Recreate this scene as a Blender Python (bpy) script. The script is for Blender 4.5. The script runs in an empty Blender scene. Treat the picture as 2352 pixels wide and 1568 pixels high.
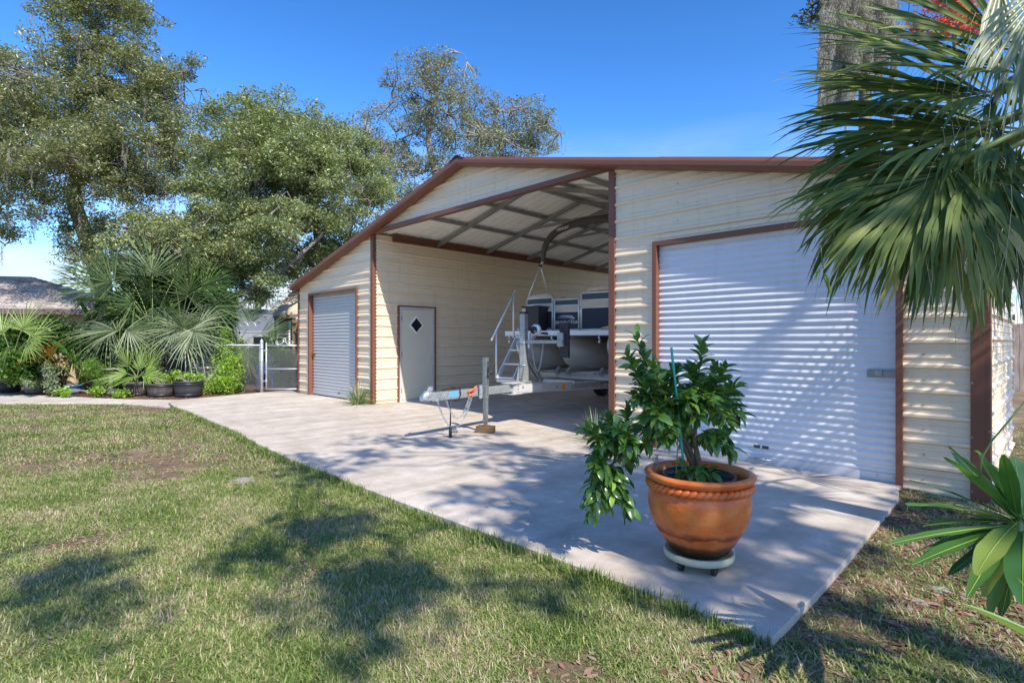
import bpy, math, random
import numpy as np
from mathutils import Vector, Matrix, Euler
from math import sin, cos, pi, radians, sqrt, atan2
random.seed(7); RNG = np.random.default_rng(7)
S = bpy.context.scene
C = S.collection
# ------------------------------------------------------------------ camera, sky, sun, exposure
CAM_H = 1.34
F = 1265.0                                  # focal length in units of a 2352 px wide picture
cam_d = bpy.data.cameras.new('camera'); cam = bpy.data.objects.new('camera', cam_d); C.objects.link(cam)
cam_d.sensor_width = 36; cam_d.lens = 36*F/2352; cam_d.clip_end = 3000; cam_d.clip_start = 0.05
cam.location = (0, 0, CAM_H); cam.rotation_euler = (pi/2, 0, pi/4)
S.camera = cam
S.cycles.max_bounces = 14; S.cycles.diffuse_bounces = 8; S.cycles.transmission_bounces = 6
SUN = Vector((4.1, -1.0, 4.08)).normalized()            # towards the sun
w = bpy.data.worlds.new('World'); S.world = w; w.use_nodes = True
nt = w.node_tree; nt.nodes.clear()
sky = nt.nodes.new('ShaderNodeTexSky'); sky.sky_type = 'NISHITA'; sky.sun_disc = False
sky.sun_elevation = math.asin(SUN.z); sky.sun_rotation = atan2(SUN.x, SUN.y)
sky.altitude = 0; sky.air_density = 1.0; sky.dust_density = 0.3; sky.ozone_density = 3.0
hs = nt.nodes.new('ShaderNodeHueSaturation'); hs.inputs['Saturation'].default_value = 1.12; hs.inputs['Value'].default_value = 0.40
bg = nt.nodes.new('ShaderNodeBackground'); bg.inputs['Strength'].default_value = 0.15
out = nt.nodes.new('ShaderNodeOutputWorld')
# thin clouds low in the sky, spread all round to lift the fill light
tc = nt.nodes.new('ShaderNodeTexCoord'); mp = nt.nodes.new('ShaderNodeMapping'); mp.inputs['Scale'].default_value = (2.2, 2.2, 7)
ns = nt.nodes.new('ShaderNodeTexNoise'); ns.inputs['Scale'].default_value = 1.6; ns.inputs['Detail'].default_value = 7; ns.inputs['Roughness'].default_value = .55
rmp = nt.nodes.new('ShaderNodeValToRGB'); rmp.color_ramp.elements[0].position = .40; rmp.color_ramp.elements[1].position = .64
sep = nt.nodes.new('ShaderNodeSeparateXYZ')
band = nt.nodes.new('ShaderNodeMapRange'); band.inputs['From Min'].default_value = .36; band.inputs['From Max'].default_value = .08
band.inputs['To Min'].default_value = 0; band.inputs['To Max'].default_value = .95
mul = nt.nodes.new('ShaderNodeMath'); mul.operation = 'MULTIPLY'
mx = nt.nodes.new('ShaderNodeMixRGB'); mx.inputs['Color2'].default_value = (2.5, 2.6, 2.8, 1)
L = nt.links.new
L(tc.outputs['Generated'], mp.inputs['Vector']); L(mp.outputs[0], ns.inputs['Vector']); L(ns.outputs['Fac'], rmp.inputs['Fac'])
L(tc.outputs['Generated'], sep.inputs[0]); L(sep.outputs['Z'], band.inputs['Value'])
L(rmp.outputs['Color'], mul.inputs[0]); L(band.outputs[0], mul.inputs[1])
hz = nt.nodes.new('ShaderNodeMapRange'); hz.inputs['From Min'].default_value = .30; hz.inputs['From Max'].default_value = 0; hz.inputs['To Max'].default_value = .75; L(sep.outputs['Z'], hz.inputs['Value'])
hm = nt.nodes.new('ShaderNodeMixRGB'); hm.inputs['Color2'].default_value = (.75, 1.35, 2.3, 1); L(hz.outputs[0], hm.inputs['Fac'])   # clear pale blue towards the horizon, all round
gm_ = nt.nodes.new('ShaderNodeGamma'); gm_.inputs['Gamma'].default_value = 1.45; L(sky.outputs[0], gm_.inputs['Color'])
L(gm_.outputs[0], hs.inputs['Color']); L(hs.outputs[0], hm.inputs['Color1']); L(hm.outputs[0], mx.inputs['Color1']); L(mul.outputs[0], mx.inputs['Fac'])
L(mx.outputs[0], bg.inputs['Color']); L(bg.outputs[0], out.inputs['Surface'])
sun_d = bpy.data.lights.new('sun', 'SUN'); sun_d.energy = 2.75; sun_d.angle = radians(.53); sun_d.color = (1, .93, .82)
sun = bpy.data.objects.new('sun', sun_d); C.objects.link(sun); sun.location = (20, -5, 20)
sun.rotation_euler = SUN.to_track_quat('Z', 'Y').to_euler()
S.view_settings.view_transform = 'Standard'; S.view_settings.look = 'None'; S.view_settings.gamma = 1
S.view_settings.use_curve_mapping = False; S.view_settings.exposure = 1.33

# ------------------------------------------------------------------ positions
def W(x, y, Z):
    """point seen at (x, y) of the 2352 x 1568 picture, Z metres in front of the camera"""
    s = Z*sqrt(2); t = (x-1176)/F
    return Vector(((t-1)*s/2, (t+1)*s/2, CAM_H+(784-y)*Z/F))
def G(x, y, z=0.0):
    return W(x, y, F*(CAM_H-z)/(y-784))
def lerp(a, b, k): return a+(b-a)*k
# ------------------------------------------------------------------ materials
MATS = {}
def newmat(name):
    m = bpy.data.materials.new(name); m.use_nodes = True
    return m, m.node_tree, m.node_tree.nodes['Principled BSDF']
def mat(name, col, rough=.5, metal=0, var=.12, nscale=6, bump=0, bscale=60, spec=.5, col2=None, stretch=(1,1,1), coat=0):
    """principled with procedural colour variation and fine relief"""
    if name in MATS: return MATS[name]
    m, t, p = newmat(name); l = t.links.new
    p.inputs['Roughness'].default_value = rough; p.inputs['Metallic'].default_value = metal
    p.inputs['Specular IOR Level'].default_value = spec; p.inputs['Coat Weight'].default_value = coat
    g = t.nodes.new('ShaderNodeNewGeometry'); mpn = t.nodes.new('ShaderNodeMapping'); mpn.inputs['Scale'].default_value = stretch
    l(g.outputs['Position'], mpn.inputs[0])
    n = t.nodes.new('ShaderNodeTexNoise'); n.inputs['Scale'].default_value = nscale; n.inputs['Detail'].default_value = 8; n.inputs['Roughness'].default_value = .6
    l(mpn.outputs[0], n.inputs['Vector'])
    r = t.nodes.new('ShaderNodeValToRGB'); r.color_ramp.elements[0].position = .3; r.color_ramp.elements[1].position = .7
    c2 = col2 or tuple(min(1, c*(1+var)) for c in col); c1 = tuple(c*(1-var) for c in col) if not col2 else col
    r.color_ramp.elements[0].color = (*c1, 1); r.color_ramp.elements[1].color = (*c2, 1)
    l(n.outputs['Fac'], r.inputs['Fac']); l(r.outputs[0], p.inputs['Base Color'])
    if bump:
        n2 = t.nodes.new('ShaderNodeTexNoise'); n2.inputs['Scale'].default_value = bscale; n2.inputs['Detail'].default_value = 6
        l(mpn.outputs[0], n2.inputs['Vector'])
        b = t.nodes.new('ShaderNodeBump'); b.inputs['Strength'].default_value = bump; b.inputs['Distance'].default_value = .01
        l(n2.outputs['Fac'], b.inputs['Height']); l(b.outputs[0], p.inputs['Normal'])
    MATS[name] = m
    return m
def leafmat(name, cols, rough=.45, trans=.3, tcol=None, pos=None, spec=.4):
    """leaf: colour picked per leaf from a ramp by the face attribute rnd, some light passing through"""
    if name in MATS: return MATS[name]
    m, t, p = newmat(name); l = t.links.new
    a = t.nodes.new('ShaderNodeAttribute'); a.attribute_name = 'rnd'
    oi = t.nodes.new('ShaderNodeObjectInfo')
    ad = t.nodes.new('ShaderNodeMath'); ad.operation = 'ADD'; l(a.outputs['Fac'], ad.inputs[0]); l(oi.outputs['Random'], ad.inputs[1])
    fr = t.nodes.new('ShaderNodeMath'); fr.operation = 'FRACT'; l(ad.outputs[0], fr.inputs[0])
    r = t.nodes.new('ShaderNodeValToRGB'); e = r.color_ramp.elements
    while len(e) < len(cols): e.new(.5)
    for i, c in enumerate(cols):
        e[i].position = pos[i] if pos else i/(len(cols)-1); e[i].color = (*c, 1)
    l(fr.outputs[0], r.inputs['Fac']); l(r.outputs[0], p.inputs['Base Color'])
    p.inputs['Roughness'].default_value = rough; p.inputs['Specular IOR Level'].default_value = spec
    tr = t.nodes.new('ShaderNodeBsdfTranslucent'); mixc = t.nodes.new('ShaderNodeMixRGB'); mixc.blend_type = 'MULTIPLY'; mixc.inputs['Fac'].default_value = 1
    mixc.inputs['Color2'].default_value = (*(tcol or (1.6, 1.7, .7)), 1)
    l(r.outputs[0], mixc.inputs['Color1']); l(mixc.outputs[0], tr.inputs['Color'])
    ms = t.nodes.new('ShaderNodeMixShader'); ms.inputs['Fac'].default_value = trans
    o = t.nodes['Material Output']; l(p.outputs[0], ms.inputs[1]); l(tr.outputs[0], ms.inputs[2]); l(ms.outputs[0], o.inputs['Surface'])
    MATS[name] = m
    return m
# ------------------------------------------------------------------ objects
def link(name, me, material=None, parent=None, kind=None, label=None):
    o = bpy.data.objects.new(name, me)
    C.objects.link(o)
    if material is not None:
        if len(me.materials) == 0:
            for m_ in (material if isinstance(material, (list, tuple)) else [material]): me.materials.append(m_)
    if parent is not None:
        o.parent = parent
        if parent.type == 'EMPTY' and parent.parent is None and parent.rotation_euler.z == 0: o.location = -parent.location
    if kind: o['kind'] = kind
    if label: o['label'] = label
    return o
def tag(o, label, cat, group=None):
    o['label'] = label; o['category'] = cat
    if group: o['group'] = group
    return o
def thing(name, label, cat, loc=(0, 0, 0), group=None):
    o = bpy.data.objects.new(name, None); C.objects.link(o); o.location = loc; o.empty_display_size = .1
    return tag(o, label, cat, group)
def copy_tree(o, parent=None):
    c = o.copy(); C.objects.link(c)
    if parent: c.parent = parent
    for ch in list(o.children): copy_tree(ch, c)
    return c
class MB:
    """collects shapes into one mesh"""
    def __init__(s): s.v = []; s.f = []; s.sm = []; s.mi = []; s.m = 0
    def add(s, vs, fs, smooth=False):
        n = len(s.v); s.v.extend([tuple(v) for v in vs])
        for f in fs: s.f.append(tuple(i+n for i in f)); s.sm.append(smooth); s.mi.append(s.m)
        return s
    def box(s, c, d, rz=0, rot=None):
        x, y, z = (k/2 for k in d)
        vs = [Vector((a*x, b*y, e*z)) for e in (-1, 1) for b in (-1, 1) for a in (-1, 1)]
        R = rot if rot is not None else Matrix.Rotation(rz, 3, 'Z')
        vs = [R @ v+Vector(c) for v in vs]
        return s.add(vs, [(0, 2, 3, 1), (4, 5, 7, 6), (0, 1, 5, 4), (2, 6, 7, 3), (0, 4, 6, 2), (1, 3, 7, 5)])
    def bar(s, p, q, w_, h=None, up=Vector((0, 0, 1))):
        """square bar from p to q"""
        h = h or w_; p = Vector(p); q = Vector(q); d = (q-p).normalized()
        a = d.cross(up)
        if a.length < 1e-3: a = d.cross(Vector((1, 0, 0)))
        a.normalize(); b = a.cross(d)
        vs = [e+a*(i*w_/2)+b*(j*h/2) for e in (p, q) for i, j in ((-1, -1), (1, -1), (1, 1), (-1, 1))]
        return s.add(vs, [(0, 1, 2, 3), (7, 6, 5, 4), (0, 4, 5, 1), (1, 5, 6, 2), (2, 6, 7, 3), (3, 7, 4, 0)])
    def tube(s, pts, r, n=8, cap=True):
        pts = [Vector(p) for p in pts]; k = len(pts)
        rs = r if isinstance(r, (list, tuple)) else [r]*k
        vs = []; prev = None
        for i, p in enumerate(pts):
            d = (pts[min(i+1, k-1)]-pts[max(i-1, 0)])
            d = d.normalized() if d.length > 1e-9 else Vector((0, 0, 1))
            if prev is None: a = d.orthogonal().normalized()
            else:
                a = prev-d*prev.dot(d)
                a = a.normalized() if a.length > 1e-6 else d.orthogonal().normalized()
            prev = a; b = d.cross(a)
            vs += [p+(a*cos(2*pi*j/n)+b*sin(2*pi*j/n))*rs[i] for j in range(n)]
        fs = [(i*n+j, i*n+(j+1) % n, (i+1)*n+(j+1) % n, (i+1)*n+j) for i in range(k-1) for j in range(n)]
        s.add(vs, fs, True)
        if cap:
            m = len(s.v)-k*n
            s.f += [tuple(m+j for j in range(n))[::-1], tuple(m+(k-1)*n+j for j in range(n))]; s.sm += [False]*2; s.mi += [s.m]*2
        return s
    def lathe(s, prof, n=24, c=(0, 0, 0), close=False):
        vs = [(c[0]+r*cos(2*pi*j/n), c[1]+r*sin(2*pi*j/n), c[2]+z) for r, z in prof for j in range(n)]
        fs = [(i*n+j, i*n+(j+1) % n, (i+1)*n+(j+1) % n, (i+1)*n+j) for i in range(len(prof)-1) for j in range(n)]
        return s.add(vs, fs, True)
    def poly(s, pts, z0, z1):
        """vertical prism over a polygon"""
        n = len(pts); vs = [(p[0], p[1], z0) for p in pts]+[(p[0], p[1], z1) for p in pts]
        return s.add(vs, [tuple(range(n))[::-1], tuple(range(n, 2*n))]+[(i, (i+1) % n, n+(i+1) % n, n+i) for i in range(n)])
    def mesh(s, name='mesh'):
        me = bpy.data.meshes.new(name); me.from_pydata(s.v, [], s.f)
        me.polygons.foreach_set('use_smooth', s.sm)
        if any(s.mi): me.polygons.foreach_set('material_index', s.mi)
        me.update(); return me
    def build(s, name, material, parent=None, kind=None, label=None, bevel=0):
        o = link(name, s.mesh(name), material, parent, kind, label)
        if bevel:
            b = o.modifiers.new('b', 'BEVEL'); b.width = bevel; b.segments = 2; b.limit_method = 'ANGLE'
        return o
def npmesh(name, V, Fq, rnd=None, smooth=False):
    """mesh from numpy vertices (n,3) and quads/tris (m,k)"""
    me = bpy.data.meshes.new(name); k = Fq.shape[1]
    me.vertices.add(len(V)); me.vertices.foreach_set('co', np.asarray(V, np.float32).ravel())
    me.loops.add(Fq.size); me.loops.foreach_set('vertex_index', np.asarray(Fq, np.int32).ravel())
    me.polygons.add(len(Fq)); me.polygons.foreach_set('loop_start', np.arange(0, Fq.size, k, dtype=np.int32))
    me.polygons.foreach_set('loop_total', np.full(len(Fq), k, np.int32))
    if smooth: me.polygons.foreach_set('use_smooth', np.ones(len(Fq), bool))
    me.update(calc_edges=True)
    if rnd is not None:
        a = me.attributes.new('rnd', 'FLOAT', 'FACE'); a.data.foreach_set('value', np.asarray(rnd, np.float32))
    return me
def leaves(centres, size, aspect=.45, up=.35, jitter=.35, rng=RNG, droop=0.0, fold=True, rnd=None):
    """one small folded leaf (2 quads) per centre, random orientation; returns V, F, rnd"""
    n = len(centres)
    d = rng.normal(size=(n, 3)); d[:, 2] = d[:, 2]*.6-droop; d /= np.linalg.norm(d, axis=1)[:, None]
    nr = rng.normal(size=(n, 3)); nr[:, 2] += up*3; sd = np.cross(d, nr); sd /= np.linalg.norm(sd, axis=1)[:, None]+1e-9
    nn = np.cross(sd, d)
    L_ = (size*(1+jitter*rng.normal(size=n)).clip(.4, 2))[:, None]; Wd = L_*aspect/2
    c = centres
    b = c-d*L_/2; t = c+d*L_/2; a1 = c+sd*Wd+nn*Wd*.35-d*L_*.05; a2 = c-sd*Wd+nn*Wd*.35-d*L_*.05
    V = np.stack([b, a1, t, a2], 1).reshape(-1, 3); i = np.arange(n)[:, None]*4
    Fq = np.concatenate([i+np.array([[0, 1, 2]]), i+np.array([[0, 2, 3]])], 1).reshape(-1, 3)
    r = rng.random(n) if rnd is None else rnd
    return V, Fq, np.repeat(r, 2)
# ------------------------------------------------------------------ the barn: figures
FY = 6.23                                   # front wall plane
XL, X1, X2, XR = -14.06, -10.42, -4.32, -.47
XM = -7.37; ZR = 4.45; BACK = 17.2; BACKR = 9.8
def zroof(x): return ZR-.254*(XM-x) if x < XM else ZR-.237*(x-XM)
def xroof(z): return (XM-(ZR-z)/.254, XM+(ZR-z)/.237)
M_SID = mat('cream_siding', (.80, .655, .47), .36, .0, .03, 2.5, spec=.5, stretch=(1, 1, 3))
def weather(m, h=.35, amt=.55):
    t = m.node_tree; l = t.links.new; p = t.nodes['Principled BSDF']; src = p.inputs['Base Color'].links[0].from_socket
    g = t.nodes.new('ShaderNodeNewGeometry'); sp = t.nodes.new('ShaderNodeSeparateXYZ'); l(g.outputs['Position'], sp.inputs[0])
    n = t.nodes.new('ShaderNodeTexNoise'); n.inputs['Scale'].default_value = 5; n.inputs['Detail'].default_value = 9; n.inputs['Roughness'].default_value = .7; l(g.outputs['Position'], n.inputs['Vector'])
    a = t.nodes.new('ShaderNodeMapRange'); a.inputs['From Min'].default_value = h; a.inputs['From Max'].default_value = -.08; a.inputs['To Max'].default_value = 1; l(sp.outputs['Z'], a.inputs['Value'])
    k = t.nodes.new('ShaderNodeMath'); k.operation = 'MULTIPLY'; l(a.outputs[0], k.inputs[0]); l(n.outputs['Fac'], k.inputs[1])
    mp = t.nodes.new('ShaderNodeMapping'); mp.inputs['Scale'].default_value = (9, 9, .8); l(g.outputs['Position'], mp.inputs[0])
    n2 = t.nodes.new('ShaderNodeTexNoise'); n2.inputs['Scale'].default_value = 1.5; n2.inputs['Detail'].default_value = 8; l(mp.outputs[0], n2.inputs['Vector'])
    r = t.nodes.new('ShaderNodeMapRange'); r.inputs['From Min'].default_value = .55; r.inputs['From Max'].default_value = .85; r.inputs['To Max'].default_value = .5; l(n2.outputs['Fac'], r.inputs['Value'])
    mx = t.nodes.new('ShaderNodeMath'); mx.operation = 'MAXIMUM'; l(k.outputs[0], mx.inputs[0]); l(r.outputs[0], mx.inputs[1])
    am = t.nodes.new('ShaderNodeMath'); am.operation = 'MULTIPLY'; am.inputs[1].default_value = amt; l(mx.outputs[0], am.inputs[0])
    c = t.nodes.new('ShaderNodeMixRGB'); l(am.outputs[0], c.inputs['Fac']); l(src, c.inputs['Color1']); c.inputs['Color2'].default_value = (.30, .24, .17, 1); l(c.outputs[0], p.inputs['Base Color'])
weather(M_SID)
M_BRN = mat('brown_trim', (.19, .078, .048), .42, 0, .06, 5, spec=.35)
M_GALV = mat('galvalume_sheet', (.92, .92, .88), .5, 0, .05, 3)
M_STL = mat('galvanized_steel', (.30, .31, .31), .45, .35, .12, 14)
M_ZINC = mat('bright_zinc', (.34, .38, .40), .45, .6, .22, 22, col2=(.58, .62, .65))
M_ALU = mat('brushed_aluminium', (.70, .70, .69), .42, .35, .05, 12)
M_WHT = mat('white_roller', (.70, .71, .745), .3, 0, .03, 3)
weather(M_WHT, .25, .4)
M_GRY = mat('grey_roller', (.50, .51, .52), .3, .15, .03, 3)
M_BLK = mat('black_rubber', (.016, .016, .018), .5, 0, .1, 20)
M_BOLT = mat('screw', (.45, .33, .25), .4, .4, .1, 20)

# concrete: pale, trowelled, blotched, with grit
def concrete():
    m, t, p = newmat('concrete'); l = t.links.new; p.inputs['Roughness'].default_value = .8
    g = t.nodes.new('ShaderNodeNewGeometry')
    def noise(sc, d=8, ro=.6):
        n = t.nodes.new('ShaderNodeTexNoise'); n.inputs['Scale'].default_value = sc; n.inputs['Detail'].default_value = d; n.inputs['Roughness'].default_value = ro
        l(g.outputs['Position'], n.inputs['Vector']); return n.outputs['Fac']
    def ramp(s, p0, p1, c0, c1):
        r = t.nodes.new('ShaderNodeValToRGB'); e = r.color_ramp.elements; e[0].position = p0; e[1].position = p1; e[0].color = (*c0, 1); e[1].color = (*c1, 1)
        l(s, r.inputs['Fac']); return r.outputs[0]
    def mixm(a, b, f=1):
        k = t.nodes.new('ShaderNodeMixRGB'); k.blend_type = 'MULTIPLY'; k.inputs['Fac'].default_value = f; l(a, k.inputs['Color1']); l(b, k.inputs['Color2']); return k.outputs[0]
    base = ramp(noise(.7, 6), .35, .68, (.53, .465, .39), (.68, .605, .515))
    blot = ramp(noise(3.2, 9, .7), .38, .62, (.80, .78, .75), (1.03, 1.03, 1.03))
    grit = ramp(noise(160, 3, .6), .30, .60, (.80, .79, .78), (1.05, 1.05, 1.05))
    v = t.nodes.new('ShaderNodeTexVoronoi'); v.inputs['Scale'].default_value = 16; l(g.outputs['Position'], v.inputs['Vector'])
    spk = ramp(v.outputs['Distance'], .03, .07, (.45, .40, .36), (1, 1, 1))
    mp_ = t.nodes.new('ShaderNodeMapping'); mp_.inputs['Scale'].default_value = (3.0, .25, 1); l(g.outputs['Position'], mp_.inputs[0])
    n3 = t.nodes.new('ShaderNodeTexNoise'); n3.inputs['Scale'].default_value = 1.3; n3.inputs['Detail'].default_value = 7; l(mp_.outputs[0], n3.inputs['Vector'])
    strk = ramp(n3.outputs['Fac'], .36, .56, (.80, .79, .78), (1, 1, 1))
    stn = ramp(noise(1.7, 10, .75), .27, .40, (.62, .58, .53), (1, 1, 1))
    c = mixm(mixm(mixm(mixm(mixm(base, blot), grit), spk, .5), strk, .8), stn, .8)
    l(c, p.inputs['Base Color'])
    b = t.nodes.new('ShaderNodeBump'); b.inputs['Strength'].default_value = .35; b.inputs['Distance'].default_value = .004
    l(noise(90, 6, .7), b.inputs['Height']); l(b.outputs[0], p.inputs['Normal'])
    return m
M_CON = concrete(); MATS['concrete'] = M_CON
# ------------------------------------------------------------------ ground
LAWN_Z = -.035
def ground_z(x, y):
    """lawn level; the soil right of the slab lies lower"""
    k = min(1, max(0, (x+1.2)/.5)); k = k*k*(3-2*k)
    return LAWN_Z-.02*k+.012*sin(x*1.7+y*.6)*sin(y*1.3-x*.4)
def soil():
    m, t, p = newmat('lawn_soil'); l = t.links.new; p.inputs['Roughness'].default_value = .95
    g = t.nodes.new('ShaderNodeNewGeometry')
    def noise(sc, d=8):
        n = t.nodes.new('ShaderNodeTexNoise'); n.inputs['Scale'].default_value = sc; n.inputs['Detail'].default_value = d; n.inputs['Roughness'].default_value = .65
        l(g.outputs['Position'], n.inputs['Vector']); return n.outputs['Fac']
    r = t.nodes.new('ShaderNodeValToRGB'); e = r.color_ramp.elements; e.new(.5)
    e[0].position = .32; e[0].color = (.13, .105, .05, 1); e[1].position = .5; e[1].color = (.23, .165, .10, 1); e[2].position = .72; e[2].color = (.38, .30, .22, 1)
    l(noise(2.0), r.inputs['Fac'])
    r2 = t.nodes.new('ShaderNodeValToRGB'); r2.color_ramp.elements[0].position = .35; r2.color_ramp.elements[1].position = .65; r2.color_ramp.elements[0].color = (.45, .42, .38, 1); r2.color_ramp.elements[1].color = (1.15, 1.1, 1, 1)
    l(noise(70, 5), r2.inputs['Fac'])
    k = t.nodes.new('ShaderNodeMixRGB'); k.blend_type = 'MULTIPLY'; k.inputs['Fac'].default_value = 1; l(r.outputs[0], k.inputs['Color1']); l(r2.outputs[0], k.inputs['Color2'])
    # far off the ground reads as grass
    sp = t.nodes.new('ShaderNodeVectorMath'); sp.operation = 'LENGTH'; l(g.outputs['Position'], sp.inputs[0])
    mr = t.nodes.new('ShaderNodeMapRange'); mr.inputs['From Min'].default_value = 19; mr.inputs['From Max'].default_value = 26; l(sp.outputs['Value'], mr.inputs['Value'])
    k2 = t.nodes.new('ShaderNodeMixRGB'); k2.inputs['Color2'].default_value = (.10, .14, .035, 1); l(mr.outputs[0], k2.inputs['Fac']); l(k.outputs[0], k2.inputs['Color1'])
    l(k2.outputs[0], p.inputs['Base Color'])
    b = t.nodes.new('ShaderNodeBump'); b.inputs['Strength'].default_value = .8; b.inputs['Distance'].default_value = .02; l(noise(45, 6), b.inputs['Height']); l(b.outputs[0], p.inputs['Normal'])
    return m
M_SOIL = soil()
xs = [-600, -200, -80, -45]+[ -34+.5*i for i in range(96)]+[20, 40, 90, 250, 600]
ys = [-600, -150, -40, -12]+[ -6+.5*i for i in range(72)]+[36, 50, 80, 200, 600]
gv = [(x, y, ground_z(x, y)) for y in ys for x in xs]; nx = len(xs)
gf = [(j*nx+i, j*nx+i+1, (j+1)*nx+i+1, (j+1)*nx+i) for j in range(len(ys)-1) for i in range(nx-1)]
gm = bpy.data.meshes.new('ground'); gm.from_pydata(gv, [], gf); gm.polygons.foreach_set('use_smooth', [True]*len(gf)); gm.update()
link('ground', gm, M_SOIL, kind='structure')
# slabs, with the sawn joints left open between them
SLAB_B = -.16
drive = bpy.data.objects.new('driveway', None); C.objects.link(drive); drive['kind'] = 'structure'
def slab(name, pts, parent=None, z=0.0):
    m = MB(); m.poly(pts, SLAB_B, z); o = m.build(name, M_CON, parent, bevel=.0035)
    if parent is None: o['kind'] = 'structure'
    return o
J = .008
slab('slab', [(-4.05+J, 2.6), (-.93, 2.6), (-.93, 3.3), (-.96, 4.6), (-.985, 5.6), (-1.02, 5.85), (-1.06, 6.0), (-1.06, 6.2-J), (-4.05+J, 6.2-J)], drive)
slab('slab', [(-7.4+J, 2.74), (-6.0, 2.64), (-4.05-J, 2.6), (-4.05-J, 6.2-J), (-7.4+J, 6.2-J)], drive)
slab('slab', [(-10.75+J, 3.0), (-9, 2.92), (-7.4-J, 2.74), (-7.4-J, 6.2-J), (-10.75+J, 6.2-J)], drive)
slab('slab', [(-14.4, 3.57), (-13.7, 3.2), (-12.9, 3.1), (-10.75-J, 3.0), (-10.75-J, 6.2-J), (-14.05, 6.2-J), (-14.1, 7.4), (-15.2, 7.6), (-15.1, 6.4), (-14.95, 5.6), (-14.6, 4.4)], drive)
slab('walkway', [(-14.42, 3.56), (-15.5, 2.68), (-17.4, 1.75), (-19.3, .72), (-30, -5.5), (-29, -6.3), (-18.0, -.25), (-16.6, .55), (-15.3, 1.75), (-14.2, 2.6), (-13.0, 3.05), (-13.75, 3.17)], z=-.004)
for (a_, b_, c_, d_) in ((-4.05, 4.4, .04, 3.56), (-7.4, 4.45, .04, 3.4), (-10.75, 4.6, .04, 3.2), (-7.4, 9, .04, 5.4)):  # dark strips set low in the open joints so the gaps read dark
    m = MB(); m.box((a_, b_, -.03), (c_, d_, .03)); m.build('joint_dark_strip', mat('joint_dark_strip', (.03, .026, .022), .9), drive)
m = MB(); m.box((-7.6, 6.2, -.03), (13, .04, .034)); m.build('joint_dark_strip', mat('joint_dark_strip', (.03, .026, .022), .9), drive)
fl = bpy.data.objects.new('barn_floor', None); C.objects.link(fl); fl['kind'] = 'structure'
slab('floor_slab', [(X1-.05, 6.2+J), (-7.4-J, 6.2+J), (-7.4-J, 11.7), (X1-.05, 11.7)], fl); slab('floor_slab', [(-7.4+J, 6.2+J), (X2+.1, 6.2+J), (X2+.1, 11.7), (-7.4+J, 11.7)], fl)
slab('floor_slab', [(X1-.05, 11.71), (-7.4-J, 11.71), (-7.4-J, BACK+.2), (X1-.05, BACK+.2)], fl); slab('floor_slab', [(-7.4+J, 11.71), (X2+.1, 11.71), (X2+.1, BACK+.2), (-7.4+J, BACK+.2)], fl)
slab('floor_slab', [(XL, 6.2+J), (X1-.06, 6.2+J), (X1-.06, 12), (XL, 12)], fl); slab('floor_slab', [(X2+.11, 6.2+J), (XR, 6.2+J), (XR, BACKR), (X2+.11, BACKR)], fl, z=-.06)
slab('bounce_slab', [(X1-.05, BACK+.22), (X2+.1, BACK+.22), (X2+.1, 27), (X1-.05, 27)])  # unseen slab added behind the barn to bounce light onto the ceiling
# ------------------------------------------------------------------ ribbed sheet metal
PITCH = .2286
def profile(z0, z1, base=0.0):
    """breakpoints (z, offset) of the ribbed sheet"""
    pts = []
    k = math.floor((z0-base)/PITCH)-1
    while base+k*PITCH < z1+PITCH:
        b = base+k*PITCH
        pts += [(b-.034, 0), (b-.014, .026), (b+.008, .026), (b+.024, 0)]
        for q in (1, 2):
            c = b+q*PITCH/3; pts += [(c-.013, 0), (c-.006, .0065), (c+.006, .0065), (c+.013, 0)]
        k += 1
    def off(z):
        for (a, oa), (c, oc) in zip(pts, pts[1:]):
            if a <= z <= c: return oa+(oc-oa)*((z-a)/(c-a) if c > a else 0)
        return 0
    return [(z0, off(z0))]+[p for p in pts if z0 < p[0] < z1]+[(z1, off(z1))]
def sheet(name, z0, z1, spans, mapf, material, parent, base=0.0, cuts=(), kind=None, label=None):
    pr = profile(z0, z1, base)
    for c in cuts:
        if z0 < c < z1 and all(abs(c-p[0]) > 1e-4 for p in pr):
            for i in range(len(pr)-1):
                if pr[i][0] < c < pr[i+1][0]:
                    (a, oa), (b, ob) = pr[i], pr[i+1]; pr.insert(i+1, (c, oa+(ob-oa)*(c-a)/(b-a))); break
    n0, n1 = len(spans(z0+1e-5)), len(spans(z1-1e-5))
    if n0 > 1 and n0 == n1:                      # an opening parts the sheet: two sheets
        for q in range(n0): sheet(name, z0, z1, lambda z, q=q: [spans(z)[q]], mapf, material, parent, base, cuts, kind, label)
        return
    m = MB()
    for (a, oa), (b, ob) in zip(pr, pr[1:]):
        if b-a < 1e-6: continue
        sa, sb = spans(a+1e-5), spans(b-1e-5)
        for (u0, u1), (v0, v1) in zip(sa, sb):
            if u1 <= u0 and v1 <= v0: continue
            m.add([mapf(u0, a, oa), mapf(max(u0, u1), a, oa), mapf(max(v0, v1), b, ob), mapf(v0, b, ob)], [(0, 1, 2, 3)])
    if m.v: return m.build(name, material, parent, kind, label)
def rows(z0, z1, step=.9144, base=0.0):
    out = []; a = z0; k = math.floor((z0-base)/step+1e-6)+1
    while a < z1-1e-6:
        b = min(z1, base+k*step); out.append((a, b)); a = b; k += 1
    return out
barn = thing('metal_barn', 'large cream metal barn with brown trim, open middle bay and two roller doors', 'barn', (XM, FY, 0))
front = lambda u, z, o: (u, FY-o, z)
def cutout(sp, d0, d1):
    """split spans by an opening d0..d1"""
    return [(a, min(b, d0)) for a, b in sp]+[(max(a, d1), b) for a, b in sp]
GL, GR, GZ = -13.42, -11.10, 2.50            # small roller door
DL, DR, DZ = -3.63, -1.10, 2.56              # big roller door
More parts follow.
